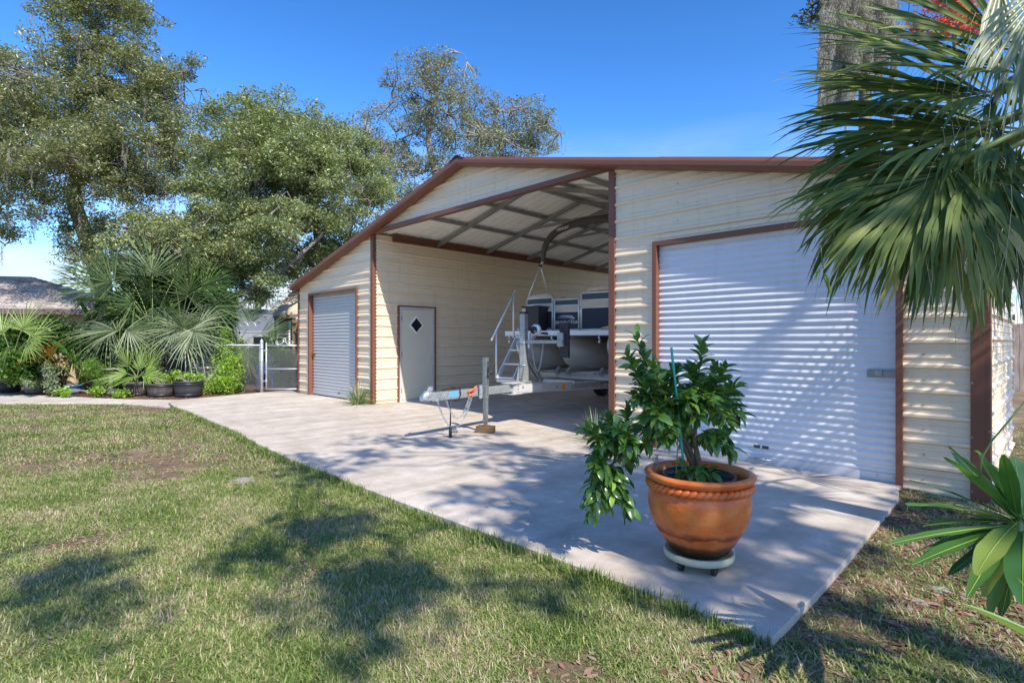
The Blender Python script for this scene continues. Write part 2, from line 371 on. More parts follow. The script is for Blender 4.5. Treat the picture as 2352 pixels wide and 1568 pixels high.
def sp_left(z):
    s = [(max(XL, xroof(z)[0]), X1-.04)]
    return cutout(s, GL, GR) if z < GZ else s
def sp_mid(z): return [(max(X1+.0, xroof(z)[0]), min(X2, xroof(z)[1]))]
def sp_right(z):
    s = [(X2+.05, min(XR, xroof(z)[1]))]
    return cutout(s, DL, DR) if z < DZ else s
for a, b in rows(0, 3.66): sheet('siding_panel', a, b, sp_left, front, M_SID, barn, .09, (GZ, 2.75))
for a, b in rows(3.69, 4.46, base=.09): sheet('siding_panel', a, b, sp_mid, front, M_SID, barn, .09)
for a, b in rows(-.06, 3.73): sheet('siding_panel', a, b, sp_right, front, M_SID, barn, -.055+.03, (DZ,))
# inner wall of the open bay (faces right), with the walk-in door
EY0, EY1, EZ = 6.84, 7.80, 2.11
inner = lambda u, z, o: (X1+.02+o, u, z)
def sp_in(z): return cutout([(FY+.04, BACK)], EY0, EY1) if z < EZ else [(FY+.04, BACK)]
for a, b in rows(0.005, 3.64): sheet('siding_panel', a, b, sp_in, inner, M_SID, barn, .09, (EZ,))
outerl = lambda u, z, o: (XL-o, u, z)
for a, b in rows(0, 2.74): sheet('siding_panel', a, b, lambda z: [(FY, BACK)], outerl, M_SID, barn, .09)
outerr = lambda u, z, o: (XR+o, u, z)
for a, b in rows(-.06, 2.81): sheet('siding_panel', a, b, lambda z: [(FY+.03, BACKR)], outerr, M_SID, barn, .0)
part2 = lambda u, z, o: (X2+.03+o, u, z)
for a, b in rows(0, 3.70): sheet('siding_panel', a, b, lambda z: [(FY+.05, BACK)], part2, M_SID, barn, .0)
backr = lambda u, z, o: (u, BACKR+o, z)
for a, b in rows(-.06, 3.6): sheet('siding_panel', a, b, lambda z: [(X2+.06, min(XR, xroof(z)[1]))], backr, M_SID, barn, .0)
for a, b in rows(0, 3.6): sheet('siding_panel', a, b, lambda z: [(max(XL, xroof(z)[0]), X1)], lambda u, z, o: (u, BACK+o, z), M_SID, barn, .0)
# roof: sheets side by side along y, ribs running down the slope
OV = .15
def roof_map(x_, y, o): return (x_, y, zroof(x_)+.012-o)
def roof_sheets(x0, x1, y0, y1):
    for a, b in rows(y0, y1, base=y0):
        m = MB(); pr = profile(a, b, y0)
        for (p, op), (q, oq) in zip(pr, pr[1:]):
            m.add([(x0, p, zroof(x0)+.015+op), (x1, p, zroof(x1)+.015+op), (x1, q, zroof(x1)+.015+oq), (x0, q, zroof(x0)+.015+oq)], [(0, 1, 2, 3)])
        m.build('roof_panel', M_GALV, barn)
roof_sheets(XL-.06, XM, FY-OV, BACK+.1); roof_sheets(XM, XR+.06, FY-OV, BACKR+.05); roof_sheets(XM, X2+.12, BACKR+.06, BACK+.1)
# roof-edge trim: a rounded metal profile along both front slopes
def rake(p, q, mirror=False):
    prof = [(0, .05), (-.035, .058), (-.085, .045), (-.10, .0), (-.098, -.05), (-.085, -.078), (-.05, -.085), (0, -.085), (.03, -.085), (.08, -.085), (.08, -.07), (.02, -.07)]
    m = MB(); n = len(prof); vs = []
    for e in (p, q): vs += [(e[0], FY-OV+.03+a, e[1]+b) for a, b in prof]
    m.add(vs, [(i, i+1, n+i+1, n+i) for i in range(n-1)], False); return m
m = rake((XL-.08, zroof(XL-.08)+.015), (XM, ZR+.015)); m.build('roof_trim', M_BRN, barn)
m = rake((XM, ZR+.015), (XM+3.9, zroof(XM+3.9)+.015)); m.build('roof_trim', M_BRN, barn)
m = rake((XM+3.88, zroof(XM+3.88)+.018), (XR+.08, zroof(XR+.08)+.018)); m.build('roof_trim', M_BRN, barn)
m = MB(); m.bar((XL-.08, FY-OV-.07, zroof(XL)-.01), (XL-.08, BACK, zroof(XL)-.01), .05, .16); m.build('eave_trim', M_BRN, barn)
m = MB(); m.bar((XR+.09, FY-OV-.07, zroof(XR)-.01), (XR+.09, BACKR, zroof(XR)-.01), .05, .16); m.build('eave_trim', M_BRN, barn)
m = MB(); m.add([(XM-.2, FY-OV-.08, zroof(XM-.2)+.05), (XM, FY-OV-.08, ZR+.09), (XM+.2, FY-OV-.08, zroof(XM+.2)+.05), (XM-.2, BACK+.1, zroof(XM-.2)+.05), (XM, BACK+.1, ZR+.09), (XM+.2, BACK+.1, zroof(XM+.2)+.05)], [(0, 1, 4, 3), (1, 2, 5, 4)]); m.build('ridge_cap', M_BRN, barn)
# door header and posts
m = MB(); m.bar((X1-.02, FY-.01, 3.665), (X2+.03, FY-.01, 3.70), .11, .075); m.build('header_trim', M_BRN, barn)
def post(x, w_, z0, z1, y=FY, d=.10): m = MB(); m.box((x, y+.02, (z0+z1)/2), (w_, d, z1-z0)); return m.build('corner_post', M_BRN, barn, bevel=.006)
post(X1-.03, .10, 0, 3.66); post(X2+.015, .10, -.05, 3.70); post(XL-.01, .07, 0, 2.76); post(XR-.045, .105, -.14, 2.82, d=.11)
m = MB(); m.box((XR+.022, FY+.03, 1.34), (.03, .13, 2.92)); m.build('side_trim', M_BRN, barn)
m = MB(); m.box((X2+.5*(XR-X2)+.03, FY+.035, -.11), (XR-X2-.06, .05, .11)); m.build('foundation_edge', M_CON, barn)
m = MB(); m.box((X1+.055, (FY+BACK)/2+.2, 3.60), (.05, BACK-FY-.5, .17)); m.box((X1+.085, (FY+BACK)/2+.2, 3.525), (.11, BACK-FY-.5, .02)); m.build('wall_top_trim', M_BRN, barn)
# frame seen under the roof
def rafter(y, braces=True):
    m = MB(); h = .075
    m.bar((X1+.06, y, zroof(X1+.06)-.105), (XM, y, ZR-.105), .06, h); m.bar((XM, y, ZR-.105), (X2-.02, y, zroof(X2)-.105), .06, h)
    m.build('rafter', M_STL, barn)
    if braces:
        m = MB(); m.bar((XM-1.5, y-.032, ZR-.105-.254*1.5), (XM+1.5, y-.032, ZR-.105-.237*1.5), .05, .055); m.bar((XM-.9, y+.03, ZR-.10-.254*.9), (XM, y+.03, ZR-.50), .045, .05)
        m.bar((XM+.9, y+.03, ZR-.10-.237*.9), (XM, y+.03, ZR-.50), .045, .05); m.build('rafter_brace', M_STL, barn)
for i, y in enumerate((7.9, 9.45, 10.95, 12.45, 14.0, 15.5, 17.0)): rafter(y, i % 2 == 1 or i == 2)
for x in (-9.35, -8.37, -7.43, -6.4, -5.35):
    m = MB(); m.bar((x, FY+.05, zroof(x)-.035), (x, BACK, zroof(x)-.035), .075, .055); m.build('purlin', M_STL, barn)
# roller doors: each corrugation a slat of its own
def roller(x0, x1, z1, y, material, z0=.0, nsh=0):
    tr = MB(); tr.box((x0-.02, FY+.005, (z1+.04)/2+z0/2), (.055, .10, z1+.04-z0)); tr.box((x1+.02, FY+.005, (z1+.04)/2+z0/2), (.055, .10, z1+.04-z0)); tr.box(((x0+x1)/2, FY+.005, z1+.012), (x1-x0-.02, .095, .055))
    d = tr.build('roller_door', M_BRN, barn)
    h = .0762; n = int((z1-z0-.12)/h)+1; v = []; f = []; K = 7
    for i in range(K+1):
        a = i/K; v += [(x0, 0, a*h), (x1, 0, a*h)]
        o = .011*sin(pi*min(1, a/.62)) if a < .62 else -.004*sin(pi*(a-.62)/.38)
        for j in (-1, -2): v[j] = (v[j][0], -o, v[j][2])
    f = [(2*i, 2*i+1, 2*i+3, 2*i+2) for i in range(K)]
    me = bpy.data.meshes.new('slat'); me.from_pydata(v, [], f); me.polygons.foreach_set('use_smooth', [True]*K); me.update()
    for i in range(n):
        o = link('slat', me, material, d); o.location = (0, y, z0+.12+i*h)
    b = MB(); b.box(((x0+x1)/2, y, z0+.075), (x1-x0, .03, .09)); b.build('bottom_bar', material, d)
    b = MB(); b.box(((x0+x1)/2, y-.002, z0+.015), (x1-x0, .035, .03)); b.build('bottom_seal', M_BLK, d)
    b = MB(); b.box(((x0+x1)/2, y+.16, z1-.10), (x1-x0, .2, .26)); b.build('curtain_roll', material, d)
    return d
rd = roller(GL, GR, GZ, FY+.075, M_GRY)
lk = MB(); lk.box((GL+.07, FY+.05, 1.02), (.12, .03, .05)); lk.box((GL+.07, FY+.03, .99), (.05, .02, .05)); lk.build('lock', mat('brass_lock', (.25, .12, .05), .35, .7), rd)
sk = MB(); sk.box((-12.05, FY+.055, .13), (.09, .004, .03)); sk.build('sticker', mat('dark_label', (.06, .055, .05), .5), rd)
rd = roller(DL, DR, DZ, FY+.045, M_WHT, z0=-.045)
lk = MB(); lk.box((DR-.13, FY+.02, 1.03), (.24, .012, .075)); lk.bar((DR-.22, FY+.008, 1.035), (DR-.01, FY+.008, 1.035), .018, .022); lk.box((DR-.15, FY+.005, 1.035), (.06, .03, .05)); lk.build('latch', M_STL, rd)
for q in (-.235, -.07):
    b = MB(); b.tube([(DR+q, FY+.012, 1.055), (DR+q, FY+.004, 1.055)], .008, 8); b.build('rivet', M_STL, rd)
lk = MB(); lk.box((DL+.09, FY+.02, 1.03), (.18, .012, .075)); lk.build('latch', M_ZINC, rd)
sk = MB(); sk.box((-2.36, FY+.027, .175), (.16, .003, .034)); sk.box((-2.36, FY+.0255, .175), (.02, .003, .03)); sk.mi[6:] = [1]*6; sk.build('sticker', [mat('dark_label', (.06, .055, .05), .5), M_WHT], rd)
b = MB(); b.tube([(-2.47, FY+.02, .05), (-2.47, FY-.03, .05), (-2.24, FY-.03, .05), (-2.24, FY+.02, .05)], .009, 8); b.tube([(-2.41, FY-.03, .05), (-2.30, FY-.03, .05)], .016, 8); b.build('lift_handle', M_ZINC, rd)
b = MB()
for q in (-.17, -.04): b.tube([(DR+q, FY+.034, .05), (DR+q, FY+.02, .05)], .011, 8)
b.build('bolts', M_ZINC, rd)
# walk-in door on the inner wall
M_DOOR = mat('door_paint', (.66, .62, .49), .35, 0, .02, 3)
xd = X1+.02
m = MB()
for y0, y1, z0, z1 in ((EY0-.03, EY0+.0, 0, EZ+.03), (EY1, EY1+.035, 0, EZ+.03), (EY0, EY1, EZ, EZ+.03)):
    m.box((xd+.028, (y0+y1)/2, (z0+z1)/2), (.06, y1-y0, z1-z0))
ed = m.build('entry_door', M_BRN, barn)
m = MB()
for y0, y1, z0, z1 in ((EY0+.001, EY0+.055, .04, EZ-.001), (EY1-.055, EY1-.001, .04, EZ-.001), (EY0+.055, EY1-.055, EZ-.055, EZ-.001), (EY0, EY1, 0, .04)):
    m.box((xd+.02, (y0+y1)/2, (z0+z1)/2), (.045, y1-y0, z1-z0))
m.build('door_frame', M_ALU, ed)
m = MB(); m.box((xd+.015, (EY0+EY1)/2, (EZ-.01)/2), (.035, EY1-EY0-.115, EZ-.11)); m.build('door_leaf', M_DOOR, ed)
cy, cz = (EY0+EY1)/2-.02, 1.71
m = MB(); r1, r2 = .205, .155
for k in range(4):
    a0, a1 = k*pi/2, (k+1)*pi/2
    P_ = [(xd+.034, cy+r*cos(a), cz+r*sin(a)*1.05) for r, a in ((r1, a0), (r1, a1), (r2, a1), (r2, a0))]+[(xd+.05, cy+r*cos(a), cz+r*sin(a)*1.05) for r, a in ((r1-.012, a0), (r1-.012, a1), (r2+.006, a1), (r2+.006, a0))]
    m.add(P_, [(4, 5, 6, 7), (0, 1, 5, 4), (2, 3, 7, 6)])
m.build('window_frame', mat('window_white', (.78, .78, .76), .4), ed)
m = MB(); m.add([(xd+.036, cy+.16*cos(k*pi/2), cz+.168*sin(k*pi/2)) for k in range(4)], [(0, 1, 2, 3)]); m.build('window_pane', mat('dark_glass', (.02, .02, .022), .08), ed)
m = MB(); m.tube([(xd+.03, EY1-.12, .96), (xd+.06, EY1-.12, .96), (xd+.065, EY1-.12, .96), (xd+.095, EY1-.12, .96)], [.012, .012, .028, .024], 12); m.tube([(xd+.031, EY1-.12, .96), (xd+.036, EY1-.12, .96)], .034, 12); m.build('door_knob', M_ALU, ed)
for z in (.25, 1.05, 1.85):
    m = MB(); m.box((xd+.046, EY0+.058, z), (.012, .02, .10)); m.build('hinge', M_STL, ed)
# screws in rows over the siding
m = MB()
def screw(p, n_): p = Vector(p); n_ = Vector(n_); m.tube([p, p+n_*.007], [.009, .006], 6)
for x in (-3.35, -1.6, -.9):
    z = .03
    while z < zroof(x)-.1:
        if not (DL-.05 < x < DR+.05 and z < DZ+.08): screw((x, FY-.001, z+.05), (0, -1, 0))
        z += PITCH
for x in (-9.0, -7.37, -5.8):
    z = 3.80
    while z < zroof(x)-.08: screw((x, FY-.001, z), (0, -1, 0)); z += PITCH
for y in np.arange(8.4, 16, 1.5):
    for k in range(1, 16): screw((X1+.021, y, k*PITCH+.02), (1, 0, 0))
for k in range(0, 16):
    screw((X2+.066, FY-.025, .1+k*.23), (1, 0, 0)); screw((X1+.02, FY-.02, .1+k*.23), (1, 0, 0)); screw((X1-.09, FY-.012, .1+k*.23), (0, -1, 0))
for k in range(0, 6): screw((XR-.085, FY-.036, .04+k*.47), (0, -1, 0))
for x in np.arange(X1+.15, X2, .3): screw((x, FY-.05, 3.735), (0, 0, 1))
m.build('screws', M_BOLT, barn, kind='stuff')
# black downspout elbow past the far right corner
m = MB(); m.tube([(XR+.10, BACKR-.4, 2.6), (XR+.14, BACKR-.4, 2.45), (XR+.24, BACKR-.4, 2.36), (XR+.36, BACKR-.4, 2.38), (XR+.42, BACKR-.4, 2.5)], .035, 10); m.build('downspout', M_BLK, barn)
# ------------------------------------------------------------------ trailer and boat, built along their own axis (x across, y back, z up)
BO = Vector((-6.5, 7.8, 0)); BROT = radians(8)
def place(o): o.location = BO; o.rotation_euler.z = BROT
M_BEAM = mat('trailer_aluminium', (.66, .645, .61), .42, .45, .06, 9)
M_RUST = mat('rust', (.22, .07, .025), .8, .1, .4, 40)
M_BLKP = mat('black_plastic', (.022, .022, .026), .4, 0, .1, 20)
M_PONT = mat('pontoon_metal', (.70, .69, .66), .34, .45, .05, 6, stretch=(1, .15, 1))
M_NAVY = mat('navy_panel', (.010, .017, .034), .5, 0, .05, 3)
M_TAN = mat('tan_vinyl', (.58, .45, .32), .5, 0, .05, 8)
M_CANV = mat('black_canvas', (.09, .087, .083), .85, 0, .15, 30, bump=.3, bscale=40)
M_ORG = mat('orange_hook', (.75, .16, .05), .45)
M_WHITE = mat('white_plastic', (.78, .78, .76), .4)
M_BLUE = mat('blue_sticker', (.12, .40, .78), .4)
M_PRINT = mat('grey_print', (.18, .18, .18), .6); M_PBLK = mat('black_print', (.01, .01, .01), .6)
def text(name, body, size, parent, material, loc, rot, ext=.0006, shear=0, spacing=1.0, sx=1.0):
    cu = bpy.data.curves.new(name, 'FONT'); cu.body = body; cu.size = size; cu.extrude = ext; cu.shear = shear; cu.space_character = spacing; cu.resolution_u = 3
    tmp = bpy.data.objects.new('tmp', cu); C.objects.link(tmp); dg = bpy.context.evaluated_depsgraph_get(); dg.update()
    me = bpy.data.meshes.new_from_object(tmp.evaluated_get(dg)); bpy.data.objects.remove(tmp); bpy.data.curves.remove(cu)
    me.materials.clear(); me.transform(Euler(rot).to_matrix().to_4x4() @ Matrix.Diagonal((sx, 1, 1, 1)))
    me.transform(Matrix.Translation(loc)); me.name = name
    return link(name, me, material, parent)
def chain(mb, pts, link_len=.045, r=.0045, slack=True):
    """links along a polyline, alternately turned"""
    pts = [Vector(p) for p in pts]; acc = []; 
    for a, b in zip(pts, pts[1:]):
        n = max(1, int((b-a).length/.004)); acc += [a.lerp(b, i/n) for i in range(n)]
    acc.append(pts[-1]); d = 0; last = acc[0]; nodes = [last]
    for p in acc[1:]:
        d += (p-last).length; last = p
        if d > link_len*.72: nodes.append(p); d = 0
    for i, (a, b) in enumerate(zip(nodes, nodes[1:])):
        u = (b-a).normalized(); s_ = u.cross(Vector((.3, 1, .1))).normalized(); t_ = u.cross(s_)
        sd = s_ if i % 2 else t_; c = (a+b)/2; h = link_len/2-r; w_ = link_len*.30
        loop = [c+u*(h*cos(k*pi/4)*1.0)+sd*(w_*sin(k*pi/4)) for k in range(9)]
        mb.tube(loop, r, 5, cap=False)
def sag(a, b, dz, n=14):
    a = Vector(a); b = Vector(b); return [a.lerp(b, i/n)-Vector((0, 0, dz*4*(i/n)*(1-i/n))) for i in range(n+1)]
tr = thing('boat_trailer', 'aluminium boat trailer with galvanized tongue, chains and boarding steps, under the pontoon boat', 'trailer')
# tongue
m = MB(); m.box((0, -2.42, .59), (.10, 1.90, .115)); m.build('tongue', M_ZINC, tr, bevel=.008)
m = MB(); m.box((.0515, -2.95, .605), (.003, .18, .075)); m.build('sticker', M_BLUE, tr)
m = MB(); m.box((0, -3.28, .60), (.105, .26, .10)); m.tube([(0, -3.5, .60), (0, -3.44, .62), (0, -3.36, .615)], [.035, .06, .055], 12); m.tube([(0, -3.52, .585), (0, -3.40, .565)], [.042, .045], 12)
m.bar((0, -3.42, .66), (0, -3.36, .73), .03, .02); m.box((0, -3.36, .70), (.05, .05, .055)); m.build('coupler', M_ZINC, tr, bevel=.004)
m = MB(); m.tube([(.02, -3.15, .67), (.05, -2.98, .70), (.07, -2.85, .68), (.075, -2.83, .60), (.06, -2.86, .51), (.0, -2.9, .50)], .009, 7); m.tube([(.02, -3.3, .67), (.05, -3.1, .685), (.0, -2.9, .675), (.05, -2.7, .69), (.06, -2.55, .675)], .008, 7); m.build('cable', M_BLKP, tr)
m = MB(); m.tube([(.03, -3.0, .55), (.035, -3.0, .30), (.04, -3.01, .14)], [.010, .010, .012], 7); m.tube([(.04, -3.01, .15), (.045, -3.015, .0)], [.02, .024], 8); m.build('wiring_plug', M_BLKP, tr)
m = MB(); chain(m, sag((.05, -3.28, .54), (.075, -2.57, .60), .44)); m.build('safety_chain', M_ZINC, tr)
m = MB(); chain(m, sag((.055, -3.14, .60), (.075, -2.63, .58), .33)); m.build('safety_chain', M_ZINC, tr)
m = MB(); m.tube([(.06, -2.66, .60), (.085, -2.64, .63), (.085, -2.58, .64), (.08, -2.55, .60), (.075, -2.6, .56), (.07, -2.66, .57)], .016, 8); m.tube([(.07, -2.57, .63), (.09, -2.50, .69)], [.02, .012], 8); m.build('chain_hook', M_ORG, tr)
# jack
m = MB(); m.box((.095, -2.38, .60), (.03, .13, .2)); m.box((.10, -2.38, .60), (.05, .07, .17)); m.build('jack_bracket', M_ZINC, tr, bevel=.003)
m = MB(); m.box((.155, -2.38, .80), (.068, .068, .60)); m.build('jack_tube', mat('weathered_zinc', (.24, .27, .27), .45, .5, .25, 18), tr, bevel=.005)
m = MB(); m.box((.155, -2.38, .33), (.055, .055, .34)); m.box((.155, -2.38, .17), (.042, .042, .14)); m.build('jack_leg', mat('weathered_zinc', (.24, .27, .27)), tr)
m = MB(); m.box((.155, -2.38, .104), (.12, .10, .010)); m.lathe([(.045, 0), (.02, .02), (.0, .02)], 10, (.155, -2.38, .106)); m.build('jack_foot', M_RUST, tr)
m = MB(); m.tube([(.19, -2.38, .86), (.235, -2.39, .86), (.24, -2.39, .85)], .009, 7); m.tube([(.21, -2.39, .87), (.225, -2.39, 1.0), (.20, -2.38, 1.04)], .007, 7); m.tube([(.23, -2.42, .86), (.23, -2.33, .86)], .014, 8); m.build('jack_crank', M_BLKP, tr)
m = MB()
for i in range(9): m.box((.190, -2.38, .72+i*.027), (.002, .02, .012))
m.build('jack_label', M_PBLK, tr)
# A-frame and side rails
m = MB()
m.bar((.05, -1.58, .585), (.62, 1.0, .53), .055, .155); m.bar((.62, .98, .53), (.62, 5.8, .53), .055, .155); m.build('side_rail', M_BEAM, tr, bevel=.004)
m = MB(); m.bar((-.05, -1.58, .585), (-.62, 1.0, .53), .055, .155); m.bar((-.62, .98, .53), (-.62, 5.8, .53), .055, .155); m.build('side_rail', M_BEAM, tr, bevel=.004)
m = MB(); m.box((0, -1.45, .668), (.24, .42, .008)); m.box((0, -1.45, .498), (.24, .42, .008)); m.build('tongue_plate', M_ALU, tr)
for y in (-.2, 1.0, 2.6, 4.6, 5.7):
    hw = .62 if y > .9 else .36
    m = MB(); m.box((0, y, .62), (2*hw+.06, .07, .06)); m.build('cross_member', M_BEAM, tr, bevel=.004)
for x in (-1.04, -.80, -.12, .12, .80, 1.04):
    m = MB(); m.bar((x, .05, .79-.05*abs(abs(x)-.92)*0), (x, 5.6, .79), .05, .045); m.build('bunk', M_STL, tr, bevel=.003)
    m = MB(); m.bar((x*.98, .0, .76), (x*.98, .12, .84), .06, .09); m.build('bunk_end', M_STL, tr)
for y in (.25, 2.6, 4.6):
    m = MB(); m.box((0, y, .71), (2.2, .06, .07)); m.build('bunk_bolster', M_STL, tr)
m = MB()
for k in range(6): m.tube([(.10+.05*k, -.02, .815), (.10+.05*k, -.035, .815)], .006, 6)
m.build('bolts', M_STL, tr)
for sx_ in (-1, 1):
    for y in (3.65, 4.45):
        m = MB(); m.lathe([(.20, -.10), (.29, -.10), (.31, -.07), (.31, .07), (.29, .10), (.20, .10)], 28); 
        me = m.mesh(); me.transform(Matrix.Translation((sx_*1.12, y, .31)) @ Matrix.Rotation(pi/2, 4, 'Y')); wh = link('wheel', me, M_BLK, tr)
        m = MB(); m.lathe([(.0, .03), (.08, .04), (.10, .0), (.18, .02), (.205, .08)], 24); me = m.mesh(); me.transform(Matrix.Translation((sx_*1.12, y, .31)) @ Matrix.Rotation(sx_*pi/2, 4, 'Y')); link('rim', me, M_ALU, wh)
    m = MB()
    for a in range(9):
        an = pi*a/8; 
        if a: m.bar((sx_*1.12, 4.05-.80*cos(an0), .33+.36*sin(an0)), (sx_*1.12, 4.05-.80*cos(an), .33+.36*sin(an)), .26, .012)
        an0 = an
    m.build('fender', M_ALU, tr)
m = MB(); m.bar((-1.0, 4.05, .38), (1.0, 4.05, .38), .07, .07); m.build('axle', M_STL, tr)
# lettering on the rail
rail_rot = atan2(1.0+1.58, .62-.05)
def on_rail(k, z): return Vector((lerp(.05, .62, k)+.0285, lerp(-1.58, 1.0, k)-.006, lerp(.585, .53, k)+z))
rr = (pi/2, 0, rail_rot)
m = MB(); c = on_rail(.43, 0)
m.box(c, (.075, .004, .10), rot=Matrix.Rotation(rail_rot, 3, 'Z')); m.build('side_marker', mat('amber_reflector', (.85, .33, .02), .25), tr)
m = MB(); m.tube([on_rail(.37, 0), on_rail(.37, 0)+Vector((.008, 0, 0))], .014, 10); m.build('marker_lamp', mat('red_lamp', (.2, .02, .01), .3), tr)
m = MB(); c = on_rail(.14, 0); m.box(c, (.50, .003, .10), rot=Matrix.Rotation(rail_rot, 3, 'Z')); m.build('plate', M_ALU, tr)
m = MB(); m.tube([on_rail(.075, .02)+Vector((.003, 0, 0)), on_rail(.075, .02)+Vector((.006, 0, 0))], .02, 14); m.build('seal_sticker', M_PRINT, tr)
m = MB(); c = on_rail(.665, 0)+Vector((-.002, 0, 0)); m.box(c, (.86, .003, .095), rot=Matrix.Rotation(rail_rot, 3, 'Z')); m.build('name_plate', mat('plate_grey', (.52, .50, .46), .45, .4), tr)
text('lettering', 'MAGICTILT', .095, tr, M_PRINT, on_rail(.535, -.033)+Vector((.0015, -.0005, 0)), rr, spacing=1.15, sx=1.15)
text('lettering', 'www.Boaters', .075, tr, M_PBLK, on_rail(.80, .015)+Vector((.0015, 0, 0)), rr, sx=.9)
text('lettering', '321-63', .072, tr, M_PRINT, on_rail(.80, -.055)+Vector((.0015, 0, 0)), rr, spacing=1.2, sx=1.1)
m = MB()
for k in (.035,):
    for dz in (-.05, 0, .05): m.tube([on_rail(k, dz), on_rail(k, dz)+Vector((.014, 0, 0))], .009, 6)
m.build('bolts', M_ZINC, tr)
# winch stand
m = MB(); m.box((0, -1.2, 1.235), (.10, .10, 1.13)); m.build('winch_post', mat('dull_zinc', (.36, .37, .36), .5, .4, .15, 14), tr, bevel=.006)
m = MB(); m.box((0, -1.2, 1.815), (.11, .11, .03)); m.build('post_cap', M_BLKP, tr, bevel=.005)
m = MB(); m.box((0, -1.2, .68), (.30, .26, .014)); m.bar((.04, -1.1, 1.05), (.04, -.72, .66), .03, .07); m.bar((-.04, -1.1, 1.05), (-.04, -.72, .66), .03, .07)
for s_ in (-1, 1): m.add([(s_*.06, -1.33, .687), (s_*.06, -1.07, .687), (s_*.06, -1.15, .98), (s_*.06, -1.25, .98)], [(0, 1, 2, 3)])
m.add([(-.15, -1.2, .687), (-.05, -1.2, .687), (-.05, -1.2, .93)], [(0, 1, 2)])
m.build('stand_bracket', MATS['dull_zinc'], tr)
m = MB()
for z in (.95, 1.32, 1.47): m.tube([(-.06, -1.26, z), (.06, -1.26, z), (.065, -1.14, z), (-.065, -1.14, z), (-.06, -1.26, z)], .007, 6)
m.build('u_bolts', M_ZINC, tr)
m = MB(); m.box((.09, -1.17, 1.36), (.035, .05, .26)); m.build('winch_mount', M_ALU, tr, bevel=.003)
m = MB(); m.lathe([(.0, -.055), (.085, -.055), (.095, -.04), (.095, .0), (.085, .01), (.0, .012)], 20); me = m.mesh(); me.transform(Matrix.Translation((.16, -1.10, 1.53)) @ Matrix.Rotation(pi/2, 4, 'X')); link('winch', me, M_WHITE, tr)
m = MB(); m.lathe([(.0, 0), (.06, 0), (.06, .03), (.0, .035)], 18); me = m.mesh(); me.transform(Matrix.Translation((.15, -1.115, 1.53)) @ Matrix.Rotation(pi/2, 4, 'X')); link('winch_drum', me, M_BLKP, tr)
m = MB(); m.tube([(.17, -1.14, 1.52), (.24, -1.16, 1.46), (.34, -1.17, 1.45)], .010, 7); m.build('winch_crank', M_ALU, tr)
m = MB(); m.tube([(.33, -1.17, 1.47), (.36, -1.17, 1.475), (.45, -1.17, 1.465)], [.016, .02, .02], 10); m.build('winch_grip', M_BLKP, tr)
m = MB(); m.box((.40, -1.2, 1.335), (.72, .05, .055)); m.box((.70, -1.17, 1.37), (.11, .05, .22)); m.build('guide_arm', MATS['dull_zinc'], tr, bevel=.004)
m = MB(); m.box((.73, -1.10, 1.36), (.17, .05, .56)); m.build('guide_pad', mat('worn_black_pad', (.028, .03, .036), .7, 0, .6, 25), tr, bevel=.006)
m = MB(); chain(m, sag((.12, -1.15, 1.34), (.36, -1.15, 1.34), .49, 20), .04, .004); m.build('winch_chain', M_ZINC, tr)
# boarding steps and rail
xa, xb = -.72, -.36
A = lambda x, k: Vector((x, lerp(-1.0, -.4, k), lerp(.68, 1.44, k)))
m = MB(); m.bar(A(xa, 0), A(xa, 1), .03, .075); m.build('stringer', M_ALU, tr, bevel=.003)
m = MB(); m.bar(A(xb, 0), A(xb, 1), .03, .075); m.build('stringer', M_ALU, tr, bevel=.003)
for k in (.03, .34, .66, .97):
    c = (A(xa, k)+A(xb, k))/2; m = MB(); m.box(c+Vector((0, .04, 0)), (.34, .16, .028)); m.build('step', M_ALU, tr, bevel=.003)
m = MB(); m.box((-.45, -.92, .645), (.66, .06, .045)); m.build('step_support', M_ALU, tr)
m = MB(); m.tube([(-.76, -1.12, 1.36), (-.76, -.40, 2.29)], .019, 10); m.build('hand_rail', M_ALU, tr)
m = MB(); m.tube([(-.76, -.98, .68), (-.76, -.98, 1.53)], .018, 10); m.build('rail_post', M_ALU, tr)
m = MB(); m.tube([(-.76, -.47, 1.40), (-.76, -.47, 2.18)], .018, 10); m.build('rail_post', M_ALU, tr)
place(tr)
